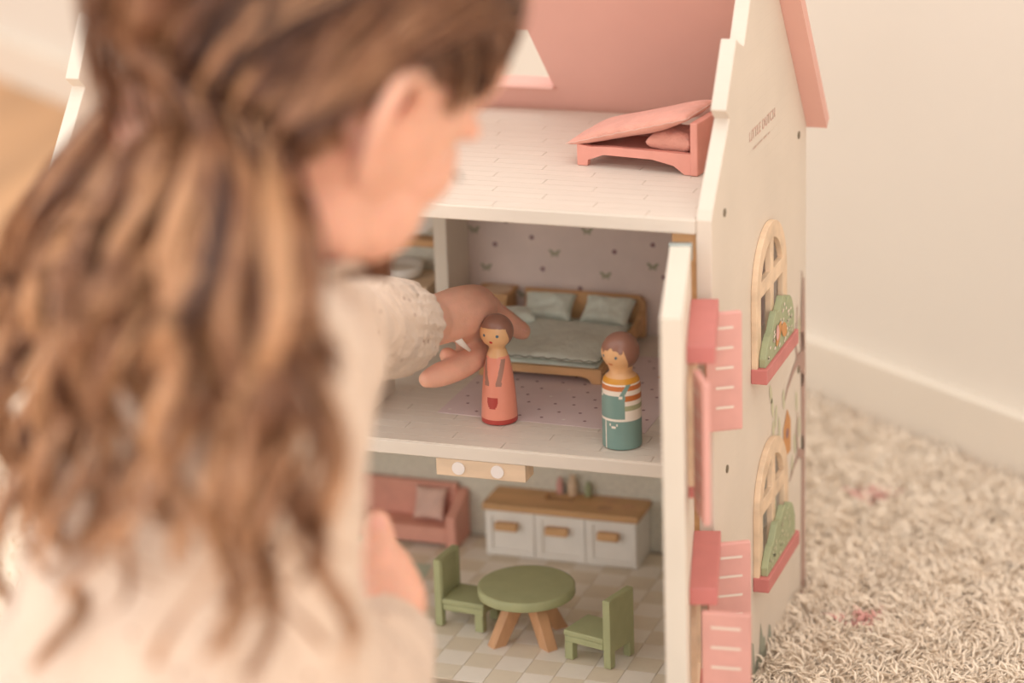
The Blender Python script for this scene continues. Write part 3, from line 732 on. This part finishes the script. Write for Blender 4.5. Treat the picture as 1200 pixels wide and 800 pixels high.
# ------------------------------------------------------------------ the child
kid = thing('person', 'child with long wavy brown hair in a cream eyelet blouse, leaning over the dollhouse', 'person', (.38, -.42, 0))
KI = Matrix.Translation((-.38, .42, 0))
def klink(name, me, m, parent=None):
    """meshes are written in world coordinates; the thing's Empty stands on the floor under the child"""
    me.transform(KI); return link(name, me, m, parent or kid)
def cdir(x, y, z): return (RX*x + UX*y + FX*z)
fw = cdir(.512, -.340, .790).normalized(); up = cdir(.55, .835, 0); up = (up - fw*up.dot(fw)).normalized()
ea = up.cross(fw) * -1
if ea.dot(cdir(.6, -.39, -.7)) < 0: ea = -ea
HC = P(358, 58, 1.38); SCL = 1.0
RE, RF, RU = .070, .090, .100
def hp(e, f, u): return HC + (ea*e + fw*f + up*u)*SCL
def head_pt(d, off=0.0):
    """point on the head in direction d=(e,f,u)"""
    e, f, u = d; l = math.sqrt(e*e+f*f+u*u); e, f, u = e/l, f/l, u/l
    x, y, z = e*RE, f*RF, u*RU
    if u < 0:
        k = -u; x *= 1-.30*k**1.6
        if f > 0: y *= 1-.10*k; z *= 1.04
        else: y *= 1-.42*k**1.2
    if f < 0: x *= 1+.06*(-f)*(1+f)*2
    if f > .3 and u > -.2: y *= .985
    s = 1+off/.09
    return hp(x*s, y*s, z*s)
class Bag:
    def __init__(s): s.V = []; s.F = []
    def add(s, V, F): k = len(s.V); s.V += [tuple(v) for v in V]; s.F += [tuple(i+k for i in f) for f in F]
    def ball(s, c, r, ax=None, n=14):
        """ellipsoid; r a number or three radii along the axes ax"""
        r = (r, r, r) if not isinstance(r, (tuple, list)) else r; ax = ax or (Vector((1, 0, 0)), Vector((0, 1, 0)), Vector((0, 0, 1)))
        V = []; F = []
        for j in range(1, n):
            t = math.pi*j/n
            for i in range(2*n):
                a = math.pi*i/n; V.append(c + ax[0]*(r[0]*math.sin(t)*math.cos(a)) + ax[1]*(r[1]*math.sin(t)*math.sin(a)) + ax[2]*(r[2]*math.cos(t)))
        V.append(c+ax[2]*r[2]); V.append(c-ax[2]*r[2]); m_ = 2*n
        for j in range(n-2):
            for i in range(m_): F.append((j*m_+i, (j+1)*m_+i, (j+1)*m_+(i+1) % m_, j*m_+(i+1) % m_))
        for i in range(m_): F.append((len(V)-2, i, (i+1) % m_)); F.append((len(V)-1, (n-2)*m_+(i+1) % m_, (n-2)*m_+i))
        s.add(V, F)
    def limb(s, pts, rad, n=14, sub=6, flat=1.0, caps=True):
        pts = [Vector(p) for p in pts]; k = (len(pts)-1)*sub+1
        q = [Vector(v) for v in resample(pts, k)]; r = list(np.interp(np.linspace(0, len(pts)-1, k), range(len(pts)), rad))
        V, F = tube_data(q, r, n, flat=flat); s.add(V, F)
        if caps:
            s.ball(q[0], r[0]*.99, n=8); s.ball(q[-1], r[-1]*.99, n=8)
    def build(s, name, vox, m, smooth=4, parent=None, post=None):
        me = mesh(name+'_raw', s.V, s.F); o = bpy.data.objects.new('tmp', me); COL.objects.link(o)
        bm = bmesh.new(); bm.from_mesh(me); bmesh.ops.recalc_face_normals(bm, faces=bm.faces); bm.to_mesh(me); bm.free()
        r = o.modifiers.new('r', 'REMESH'); r.mode = 'VOXEL'; r.voxel_size = vox; r.use_smooth_shade = True
        if smooth:
            q = o.modifiers.new('s', 'SMOOTH'); q.factor = .5; q.iterations = smooth
        bpy.context.view_layer.update(); dg = bpy.context.evaluated_depsgraph_get()
        out = bpy.data.meshes.new_from_object(o.evaluated_get(dg)); out.name = name; bpy.data.objects.remove(o); bpy.data.meshes.remove(me)
        if post: post(out)
        out.materials.clear(); return klink(name, out, m, parent)
AX = (ea, fw, up)
B = Bag()
# skull and face
V = []; F = []; n = 40
for j in range(n+1):
    t = math.pi*j/n
    for i in range(2*n):
        a = math.pi*i/n; V.append(head_pt((math.sin(t)*math.cos(a)+1e-9, math.sin(t)*math.sin(a), math.cos(t))))
for j in range(n):
    for i in range(2*n): F.append((j*2*n+i, (j+1)*2*n+i, (j+1)*2*n+(i+1) % (2*n), j*2*n+(i+1) % (2*n)))
B.add(V, F)
for s in (1, -1):
    B.ball(hp(s*.036, .052, -.042), (.024, .026, .026), AX)              # cheeks
    B.ball(hp(s*.030, .066, .012), (.024, .014, .008), AX)               # brow
    B.ball(hp(s*.045, .056, -.016), (.016, .018, .019), AX)              # cheekbones
    B.ball(hp(s*.047, .020, -.058), (.016, .030, .020), AX)              # jaw
    B.ball(hp(s*.009, .090, -.030), (.006, .008, .006), AX, 8)           # nostril wings
    B.ball(hp(s*.030, .0745, -.0035), (.0145, .0085, .0085), AX, 10)     # eyelids
B.ball(hp(0, .052, .035), (.056, .034, .040), AX)                        # forehead
B.limb([hp(0, .080, .006), hp(0, .088, -.012), hp(0, .093, -.026)], [.006, .0065, .0080])
B.ball(hp(0, .083, -.048), (.016, .010, .010), AX); B.ball(hp(0, .071, -.083), (.020, .018, .016), AX)
# ears
def ear(s):
    c = hp(s*.0690, -.014, -.012); eu = (up*.97-fw*.22).normalized(); out = (ea*s*.97+fw*.10).normalized(); back = (-fw*.97+ea*s*.10).normalized()
    # helix sweeps from the front root over the top and down the back to the lobe
    hel = [(.001, .001, .004), (-.009, .003, .005), (-.013, .012, .008), (-.009, .021, .012), (.001, .026, .015), (.013, .024, .018), (.021, .014, .021), (.022, .001, .021), (.017, -.010, .018), (.008, -.019, .013), (-.001, -.024, .008), (-.006, -.018, .004)]
    B.limb([c+back*x+eu*y+out*z for x, y, z in hel], [.0030, .0034, .0040, .0044, .0044, .0042, .0042, .004, .004, .0048, .0062, .0050], 10, 4)
    ant = [(-.002, .015, .007), (.008, .014, .012), (.013, .004, .014), (.010, -.007, .011), (.002, -.013, .007)]
    B.limb([c+back*x+eu*y+out*z for x, y, z in ant], [.002, .003, .0034, .0034, .0034], 8, 4)
    B.ball(c+back*.008+eu*.002+out*.0015, (.012, .019, .0035), (back, eu, out), 12)      # bowl
    B.ball(c+back*-.004+eu*-.006+out*.0035, (.0035, .005, .0035), (back, eu, out), 8)    # tragus
ear(1); ear(-1)
SCL = 1.12; B.V = [tuple(HC+(Vector(v)-HC)*SCL) for v in B.V]
NB = P(285, 352, 1.385); CH = P(238, 560, 1.39); WA = P(226, 800, 1.41); PE = P(236, 1010, 1.44)
B.limb([hp(0, -.030, -.055), hp(0, -.032, -.090)*.5+NB*.5, NB], [.040, .036, .042])
RS = P(322, 425, 1.295); LS = P(300, 400, 1.475); RELB = P(352, 850, 1.40); RW = P(445, 752, 1.56); LELB = P(366, 418, 1.685); LW = P(508, 376, 1.885)
B.limb([NB, CH, WA, PE], [.050, .070, .066, .075]); B.limb([RS, NB, LS], [.032, .042, .032])
B.limb([RS, RELB, RW], [.030, .024, .0165]); B.limb([LS, LELB, LW], [.030, .023, .0165])
# legs: kneeling, right knee forward by the open door
RH = Vector((.40, -.56, .125)); LH = Vector((.30, -.50, .125)); RK = P(540, 906, 1.60); LK = Vector((.20, -.27, .075))
RA = Vector((.50, -.42, .050)); LA = Vector((.22, -.48, .045))
def leg(Bg, H, K, A, r):
    Bg.limb([H, (H+K)/2+Vector((0, 0, .01)), K], [r[0], r[1], r[2]]); Bg.limb([K, (K+A)/2+Vector((0, 0, .006)), A], [r[2], r[3], r[4]])
leg(B, RH, RK, RA, (.060, .050, .038, .038, .024)); leg(B, LH, LK, LA, (.060, .050, .038, .038, .024)); B.limb([RH, PE, LH], [.06, .07, .06])
for A, dr in ((RA, Vector((.05, -.09, -.02))), (LA, Vector((-.02, -.10, -.015)))): B.limb([A, A+dr*.5, A+dr], [.024, .022, .016])
# left hand: index pointing at the bed, the other fingers curled under, thumb towards us
def hand(W_, K, fingers, palm):
    B.limb(palm[0], palm[1], 12, 5)
    for pts, rad in fingers: B.limb(pts, rad, 10, 5)
d0 = 1.905
B.limb([LW, P(538, 366, 1.905), P(556, 361, 1.925)], [.0175, .0185, .0170])
B.limb([P(548, 352, 1.93), P(572, 362, 1.945)], [.0105, .0105]); B.limb([P(532, 380, 1.905), P(550, 386, 1.930)], [.0125, .011])
B.limb([P(562, 362, 1.94), P(584, 371, 1.955), P(600, 381, 1.965), P(612, 388, 1.972)], [.0108, .0090, .0078, .0066])            # index
B.limb([P(556, 372, 1.96), P(575, 392, 1.975), P(570, 414, 1.965), P(557, 421, 1.955)], [.0098, .0085, .0078, .0068])            # middle, curled
B.limb([P(548, 378, 1.95), P(562, 400, 1.955), P(553, 421, 1.945), P(538, 420, 1.935)], [.0095, .0082, .0074, .0066])            # ring
B.limb([P(540, 384, 1.93), P(548, 408, 1.935), P(536, 424, 1.925), P(524, 416, 1.915)], [.0088, .0075, .0068, .0060])            # little
B.limb([P(550, 398, 1.935), P(558, 415, 1.925), P(540, 429, 1.912), P(515, 439, 1.900), P(501, 444, 1.894)], [.0095, .0092, .0092, .0088, .0066])   # thumb
# right hand: a loose fist resting on the knee, thumb up
B.limb([RW, P(458, 706, 1.585), P(446, 668, 1.60)], [.0175, .0215, .0185])
B.limb([P(462, 712, 1.585), P(455, 668, 1.60)], [.017, .0155])
B.limb([P(452, 668, 1.595), P(447, 640, 1.600), P(444, 622, 1.602), P(443, 611, 1.602)], [.0125, .0094, .0088, .0074])           # thumb
for i, (y, dd_) in enumerate(((652, 1.61), (672, 1.605), (692, 1.60), (711, 1.595))):
    B.limb([P(436, y, dd_+.006), P(420, y+2, dd_+.026), P(404, y+6, dd_+.018), P(405, y+10, dd_)], [.0100, .0090-.0004*i, .0082-.0004*i, .0072-.0005*i])
def hollow(me):
    """press the bowl of each ear inwards"""
    for sg in (1, -1):
        c = hp(sg*.0690, -.014, -.012) - fw*.004*SCL + up*.005*SCL + ea*sg*.006; o_ = ea*sg
        for v in me.vertices:
            d = v.co-c
            if d.length < .022 and d.dot(o_) > -.012:
                r_ = (d-o_*d.dot(o_)).length; v.co -= o_*(.0200*math.exp(-(r_/.0070)**2))
body = B.build('body', .0021, skin, 5, post=hollow)
# nails, eyes, lashes, lips
def nail(c, d, n_, w_, l_, nm):
    b = Bag(); d = d.normalized(); n_ = (n_-d*n_.dot(d)).normalized(); b.ball(c, (w_, l_, .0011), (d.cross(n_), d, n_), 10); return klink(nm, mesh(nm, b.V, b.F, True), nailm)
nail(P(612, 384, 1.966), P(612, 388, 1.97)-P(600, 381, 1.965), UX*.9-FX*.5, .0040, .0050, 'fingernail')
nail(P(443, 614, 1.5945), UX, -FX, .0050, .0060, 'thumbnail')
for s in (1, -1):
    b = Bag(); b.ball(hp(s*.030, .0755, -.0035), .0103, AX, 14); eye = klink('eye', mesh('eye', b.V, b.F, True), eyew)
    b = Bag(); b.ball(hp(s*.030, .0815, -.0060), (.0047, .0040, .0047), AX, 10); klink('iris', mesh('iris', b.V, b.F, True), iris, eye)
    V = []; F = []
    for i in range(15):
        t = -1+2*i/14; p0 = hp(s*(.030+.0125*t), .0830-.006*t*t, -.0075+.003*(1-t*t)); dv_ = (fw*.0075+ea*s*.0035*(.4+t)-up*.0030)
        tube_data([p0, p0+dv_*.6+up*.0004, p0+dv_+up*.0012], [.0009, .0006, .0002], 4, V, F)
    klink('eyelash', mesh('eyelash', V, F, True), lash)
b = Bag(); b.limb([hp(-.014, .088, -.0520), hp(0, .0935, -.0505), hp(.014, .088, -.0520)], [.002, .0036, .002]); b.limb([hp(-.011, .087, -.0555), hp(0, .0922, -.0575), hp(.011, .087, -.0555)], [.002, .0040, .002]); klink('lips', mesh('lips', b.V, b.F, True), lipm)
# ---- blouse
def folds(me, amp, sc, stretch=(1, 1, 1)):
    """cloth folds: push the vertices along their normals by stretched noise"""
    co = np.zeros(len(me.vertices)*3, np.float32); me.vertices.foreach_get('co', co); co = co.reshape(-1, 3); no = np.zeros(len(co)*3, np.float32); me.vertices.foreach_get('normal', no); no = no.reshape(-1, 3)
    for i in range(len(co)):
        p = Vector(co[i]); 
        v = noise.noise(Vector((p.x*sc*stretch[0], p.y*sc*stretch[1], p.z*sc*stretch[2]))); w_ = noise.noise(Vector((p.x*sc*2.3+7, p.y*sc*2.3, p.z*sc*stretch[2]*1.6)))
        co[i] += no[i]*amp*((1-abs(v)*2.2)+.5*w_)
    me.vertices.foreach_set('co', co.ravel()); me.update()
C_ = Bag()
def ring_body(rows):
    V = []; F = []; n = 56
    for (px, py, d, hx, hz) in rows:
        c = P(px, py, d)
        for i in range(n):
            a = 2*math.pi*i/n; V.append(c+RX*(hx*math.cos(a))+FX*(hz*math.sin(a)))
    for j in range(len(rows)-1):
        for i in range(n): F.append((j*n+i, j*n+(i+1) % n, (j+1)*n+(i+1) % n, (j+1)*n+i))
    F.append(tuple(range(n-1, -1, -1))); F.append(tuple((len(rows)-1)*n+i for i in range(n))); C_.add(V, F)
rows = [(292, 338, 1.385, .048, .050), (286, 365, 1.385, .062, .078), (268, 410, 1.385, .076, .105), (246, 480, 1.385, .080, .106), (232, 570, 1.385, .080, .100), (218, 680, 1.385, .084, .098), (200, 790, 1.39, .098, .104), (186, 890, 1.40, .116, .118), (184, 960, 1.41, .124, .130), (184, 990, 1.41, .10, .11)]
ring_body(rows)
C_.limb([P(318, 415, 1.30), P(322, 520, 1.305), P(326, 640, 1.335), P(334, 760, 1.375), P(356, 858, 1.41)], [.041, .041, .040, .043, .045], 24, 8)
C_.limb([P(356, 858, 1.41), P(392, 822, 1.46), P(428, 786, 1.52), P(448, 762, 1.55)], [.045, .043, .038, .029], 24, 8)
C_.limb([P(300, 400, 1.475), P(330, 450, 1.57), P(362, 430, 1.66), P(368, 396, 1.69), P(390, 388, 1.735), P(410, 384, 1.768), P(424, 384, 1.788)], [.044, .046, .042, .0375, .0345, .0335, .0320], 28, 8)
C_.limb([P(300, 385, 1.40), P(335, 374, 1.50), P(364, 376, 1.62), P(384, 380, 1.70)], [.034, .034, .033, .031], 24, 6)
bl_ = C_.build('blouse', .0030, blouse, 3, post=lambda me: folds(me, .0035, 24, (1, 1, .45)))
# cuffs: a gathered ruffle on each wrist, with the seam ridge behind it
def cuff(p0, p1, r0, r1, nfold, amp, seed):
    p0 = Vector(p0); p1 = Vector(p1); K = 26; n = 160; ax = (p1-p0).normalized(); u = ax.orthogonal().normalized(); v = ax.cross(u); V = []; F = []
    prof = [(0, 0), (.02, .004), (.06, .0045), (.10, .0010)]
    for layer in (0, 1):
        for j in range(K):
            t = j/(K-1); r = r0+(r1-r0)*t + (.0030*math.exp(-((t-.05)/.035)**2)) + .0016*math.sin(t*math.pi)
            if t > .9: r -= .004*((t-.9)/.1)**2*1.2
            for i in range(n):
                a = 2*math.pi*i/n; w_ = noise.noise(Vector((math.cos(a)*3+seed, math.sin(a)*3, t*1.2)))+.6*noise.noise(Vector((math.cos(a)*9, math.sin(a)*9+seed, t*2)))+.16*math.sin(nfold*a+3*math.sin(2*a)+t*1.5)
                rr = r+amp*w_*(.5+t*.7) - (.0014 if layer else 0); z = t + .012*math.sin(a*11+seed)*(t > .93)
                V.append(p0+(p1-p0)*z+u*math.cos(a)*rr+v*math.sin(a)*rr)
    for layer in (0, 1):
        b0 = layer*K*n
        for j in range(K-1):
            for i in range(n):
                q = (b0+j*n+i, b0+j*n+(i+1) % n, b0+(j+1)*n+(i+1) % n, b0+(j+1)*n+i); F.append(q if not layer else q[::-1])
    for i in range(n):
        a, b = (K-1)*n+i, (K-1)*n+(i+1) % n; F.append((a, b, b+K*n, a+K*n))
    return klink('cuff', mesh('cuff', V, F, True), blouse)
cuff(P(409, 384, 1.770), P(474, 384, 1.862), .0345, .0312, 23, .0020, 1.3)
cuff(P(430, 782, 1.530), P(457, 738, 1.562), .0330, .0240, 21, .0018, 4.1)
# ruffled collar
V = []; F = []; n = 180
for j, (r, h) in enumerate(((.046, -.012), (.050, .000), (.056, .010), (.064, .010))):
    for i in range(n):
        a = 2*math.pi*i/n; q = 1+.05*math.sin(a*17+j)*(j > 1); c = P(276, 336, 1.385)
        V.append(c+RX*(r*.98*q*math.cos(a))+FX*(r*1.02*q*math.sin(a))+UX*(h+.002*math.sin(a*13)*(j > 1)))
for j in range(3):
    for i in range(n): F.append((j*n+i, j*n+(i+1) % n, (j+1)*n+(i+1) % n, (j+1)*n+i))
co_ = klink('collar', mesh('collar', V, F, True), blouse); sd = co_.modifiers.new('t', 'SOLIDIFY'); sd.thickness = .0012
# trousers and socks
T_ = Bag(); leg(T_, RH, RK, RA+(RK-RA)*.12, (.068, .058, .046, .047, .032)); leg(T_, LH, LK, LA+(LK-LA)*.12, (.068, .058, .046, .047, .032)); T_.limb([RH, PE, LH], [.068, .078, .068])
T_.build('trousers', .004, navy, 3, post=lambda me: folds(me, .003, 22))
for A, dr in ((RA, Vector((.05, -.09, -.02))), (LA, Vector((-.02, -.10, -.015)))):
    b = Bag(); b.limb([A+Vector((0, .01, .004)), A, A+dr*.5, A+dr], [.029, .028, .026, .020]); b.build('sock', .004, sock, 3)
# small white thing held in the curled fingers
wt_ = tag(link('toy_piece', mesh('toy_piece', *tube_data([P(534, 394, 1.893), P(541, 402, 1.898), P(551, 411, 1.905)], [.0030, .0022, .0010], 10, flat=.4), True), white), 'thin white sliver of a toy held in the curled fingers', 'toy')
# ---- hair
def hair():
    N = 9600; K = 36; NC = 96
    # scalp cap under the strands
    def hairy(e, f, u):
        l = math.sqrt(e*e+f*f+u*u); e, f, u = e/l, f/l, u/l
        if f > .0: lim = .02+.62*f**1.1 + (.10 if abs(e) < .5 else 0)
        else: lim = .10 - 1.15*min(1, (-f)/.55)
        if f > 0: lim -= .10
        if e > .75 and abs(f) < .20: lim = max(lim, .16)
        if e < -.4: lim = min(lim, -.55 if f < .25 else .1)
        return u > lim
    V = []; F = []; n_ = 72; ok = {}
    for j in range(n_+1):
        for i in range(2*n_):
            t = math.pi*j/n_; a = math.pi*i/n_; d = (math.sin(t)*math.cos(a)+1e-9, math.sin(t)*math.sin(a), math.cos(t)); ok[(j, i)] = hairy(*d); V.append(head_pt(d, .0035))
    for j in range(n_):
        for i in range(2*n_):
            i2 = (i+1) % (2*n_)
            if ok[(j, i)] and ok[(j+1, i)] and ok[(j, i2)] and ok[(j+1, i2)]: F.append((j*2*n_+i, (j+1)*2*n_+i, (j+1)*2*n_+i2, j*2*n_+i2))
    root_obj = klink('hair', mesh('hair', V, F, True), hairm)
    at = root_obj.data.attributes.new('tone', 'FLOAT', 'POINT'); at.data.foreach_set('value', np.full(len(V), .40, np.float32))
    xl = lambda y: np.interp(y, [0, 60, 110, 150, 200, 300, 400, 550, 720], [196, 172, 136, 106, 72, 14, -24, -50, -45])
    xr = lambda y: np.interp(y, [0, 100, 160, 240, 300, 400, 480, 560, 640, 720], [330, 345, 352, 362, 366, 386, 398, 410, 416, 400])
    def depth(u, y):
        near = np.interp(u, [0, .15, .35, .6, .8, .92, 1.0], [1.47, 1.35, 1.278, 1.222, 1.205, 1.215, 1.255])
        top = np.interp(u, [0, .3, .6, .85, 1.0], [1.44, 1.36, 1.312, 1.300, 1.312])
        k = np.clip((y-150)/220, 0, 1); return top*(1-k)+near*k
    clump = []
    for c in range(NC):
        u = (c+.5)/NC + rng.normal(0, .02); u = min(.995, max(.005, u))
        lo, md, hi = (310, 430), (440, 600), (600, 780)
        p = [.64, .20, .16] if u > .25 else [.35, .50, .15]
        clump.append(dict(u=u, ph=5.5*math.sin(u*7.3)+3*math.sin(u*19+1)+rng.normal(0, .55), am=rng.uniform(.5, 1.2), wl=rng.uniform(220, 340), end=[rng.uniform(*lo), rng.uniform(*md), rng.uniform(*hi)][rng.choice(3, p=p)], dz=rng.uniform(-.040, .016), tone=rng.normal(0, .24), r=rng.uniform(4.5, 11), lat=rng.uniform(0, 1), drift=rng.normal(0, 14)))
    paths = np.zeros((N, K, 3)); rad = np.zeros((N, K)); tone = np.zeros((N, K))
    for s in range(N):
        c = clump[s % NC]; u = c['u']; ox, oz = rng.normal(0, 1, 2)*.6
        for _ in range(60):
            e = np.interp(u, [0, .3, .55, .8, 1], [-.75, -.25, .25, .7, .92])+rng.normal(0, .16); f = rng.uniform(-.6, .95); q = 1-e*e-f*f
            if q < .0004: continue
            h = math.sqrt(q)*(1 if rng.uniform() > .12 or f > 0 else -1)
            if hairy(e, f, h): break
        ex = np.array([np.interp(u, [0, .3, .6, .85, 1], [-.72, -.35, .25, .72, .84]), np.interp(u, [0, .3, .6, .85, 1], [-.72, -.95, -.92, -.62, -.44]), np.interp(u, [0, .5, 1], [-.12, -.28, -.30])])
        ex /= np.linalg.norm(ex); rt = np.array([e, f, h]); off0 = rng.uniform(.003, .008); vol = .010+.020*c['lat']
        L = []
        for i in range(6):
            t = i/5; d = rt*(1-t)+ex*t; d[2] += .35*math.sin(math.pi*t)*(1 if f > -.1 else .3) if f > .2 else 0.12*math.sin(math.pi*t)
            d /= np.linalg.norm(d); L.append(np.array(head_pt(tuple(d), off0+vol*math.sin(t*1.5))))
        pe = Vector(L[-1])-CAM; de = pe.dot(FX); py0 = 400-FPX*pe.dot(UX)/de; px0 = 600+FPX*pe.dot(RX)/de
        end = max(c['end']+rng.normal(0, 16), py0+120); nl = 13
        for i in range(1, nl+1):
            t = i/nl; y = py0+(end-py0)*t; k = min(1, (y-py0)/130); k = k*k*(3-2*k)
            x = xl(y)+(xr(y)-xl(y))*u; x = px0*(1-k)+x*k
            grow = min(1, (y-py0)/300); cur = 1+1.3*max(0, (t-.6)/.4)**1.5; A = c['am']*(3+12*grow)*cur
            ph = c['ph']+2*math.pi*(y-py0)/c['wl']*(1+.35*max(0, t-.6))
            x += A*math.sin(ph)+c['drift']*k*t; d_ = depth(min(1, max(0, u)), y)*k+de*(1-k)+c['dz']*k+.0075*grow*c['am']*cur*math.cos(ph)
            R_ = c['r']*(.42+.75*math.sin(min(1, t*1.1)*2.8))*k; x += ox*R_; d_ += oz*R_*.00045
            L.append(np.array(P(x, y, d_)))
        paths[s] = resample(L, K); r0 = rng.uniform(.00042, .00070)
        tt = np.linspace(0, 1, K); rad[s] = r0*np.clip(1.25-tt*.5, .3, 1)*np.where(tt > .93, .5, 1); tone[s] = c['tone']+.29+.33*tt**1.1+rng.normal(0, .05)
    st_ = tubes_np(paths, rad, 3, 'hair_strands', hairm, root_obj, tone=tone); st_.data.transform(KI); st_['kind'] = 'stuff'
    # loose curls standing off the rest
    M_ = 34; pp = []; rr = []
    for m_ in range(M_):
        x0 = rng.uniform(-10, 400); y0_ = rng.uniform(420, 560); ph = rng.uniform(0, 6.28); A = rng.uniform(18, 42); ln = rng.uniform(140, 260); dd_ = float(depth(min(1, max(0, (x0+40)/440)), y0_))-rng.uniform(.0, .03)
        for q in range(14):
            L = []
            for i in range(12):
                t = i/11; y = y0_+ln*t - (40*max(0, t-.75)*4*math.sin(ph)**2); x = x0+A*math.sin(ph+t*4.6)*(.4+t)+q*.9*math.cos(ph+t*3)
                L.append(np.array(P(x, min(y, 790), dd_+.012*math.cos(ph+t*4.6)+q*.0006)))
            pp.append(resample(L, K)); rr.append(np.full(K, .0007)*np.linspace(1, .5, K))
    s2 = tubes_np(np.array(pp), np.array(rr), 3, 'loose_curls', hairm, root_obj, tone=np.full(len(pp), .52)+rng.normal(0, .06, len(pp))); s2.data.transform(KI); s2['kind'] = 'stuff'
    # hair on the far side of the face, hanging below the chin
    pp = []; tn = []
    for q in range(500):
        u = rng.uniform(0, 1); x0 = 422+u*64; L = []
        r_ = head_pt((-.8, .1-.5*u, .1), .006); L.append(np.array(r_))
        for y, dx in ((150, 0), (220, 4), (270, 3), (292, 0), (312, -4), (326, -8)): L.append(np.array(P(x0-22+dx+3*math.sin(y*.05+u*9), y, 1.455+.02*u+rng.normal(0, .003))))
        pp.append(resample(L, K)); tn.append(rng.normal(.38, .1))
    s3 = tubes_np(np.array(pp), np.full((500, K), .0006), 3, 'far_side_hair', hairm, root_obj, tone=np.array(tn)); s3.data.transform(KI); s3['kind'] = 'stuff'
hair()
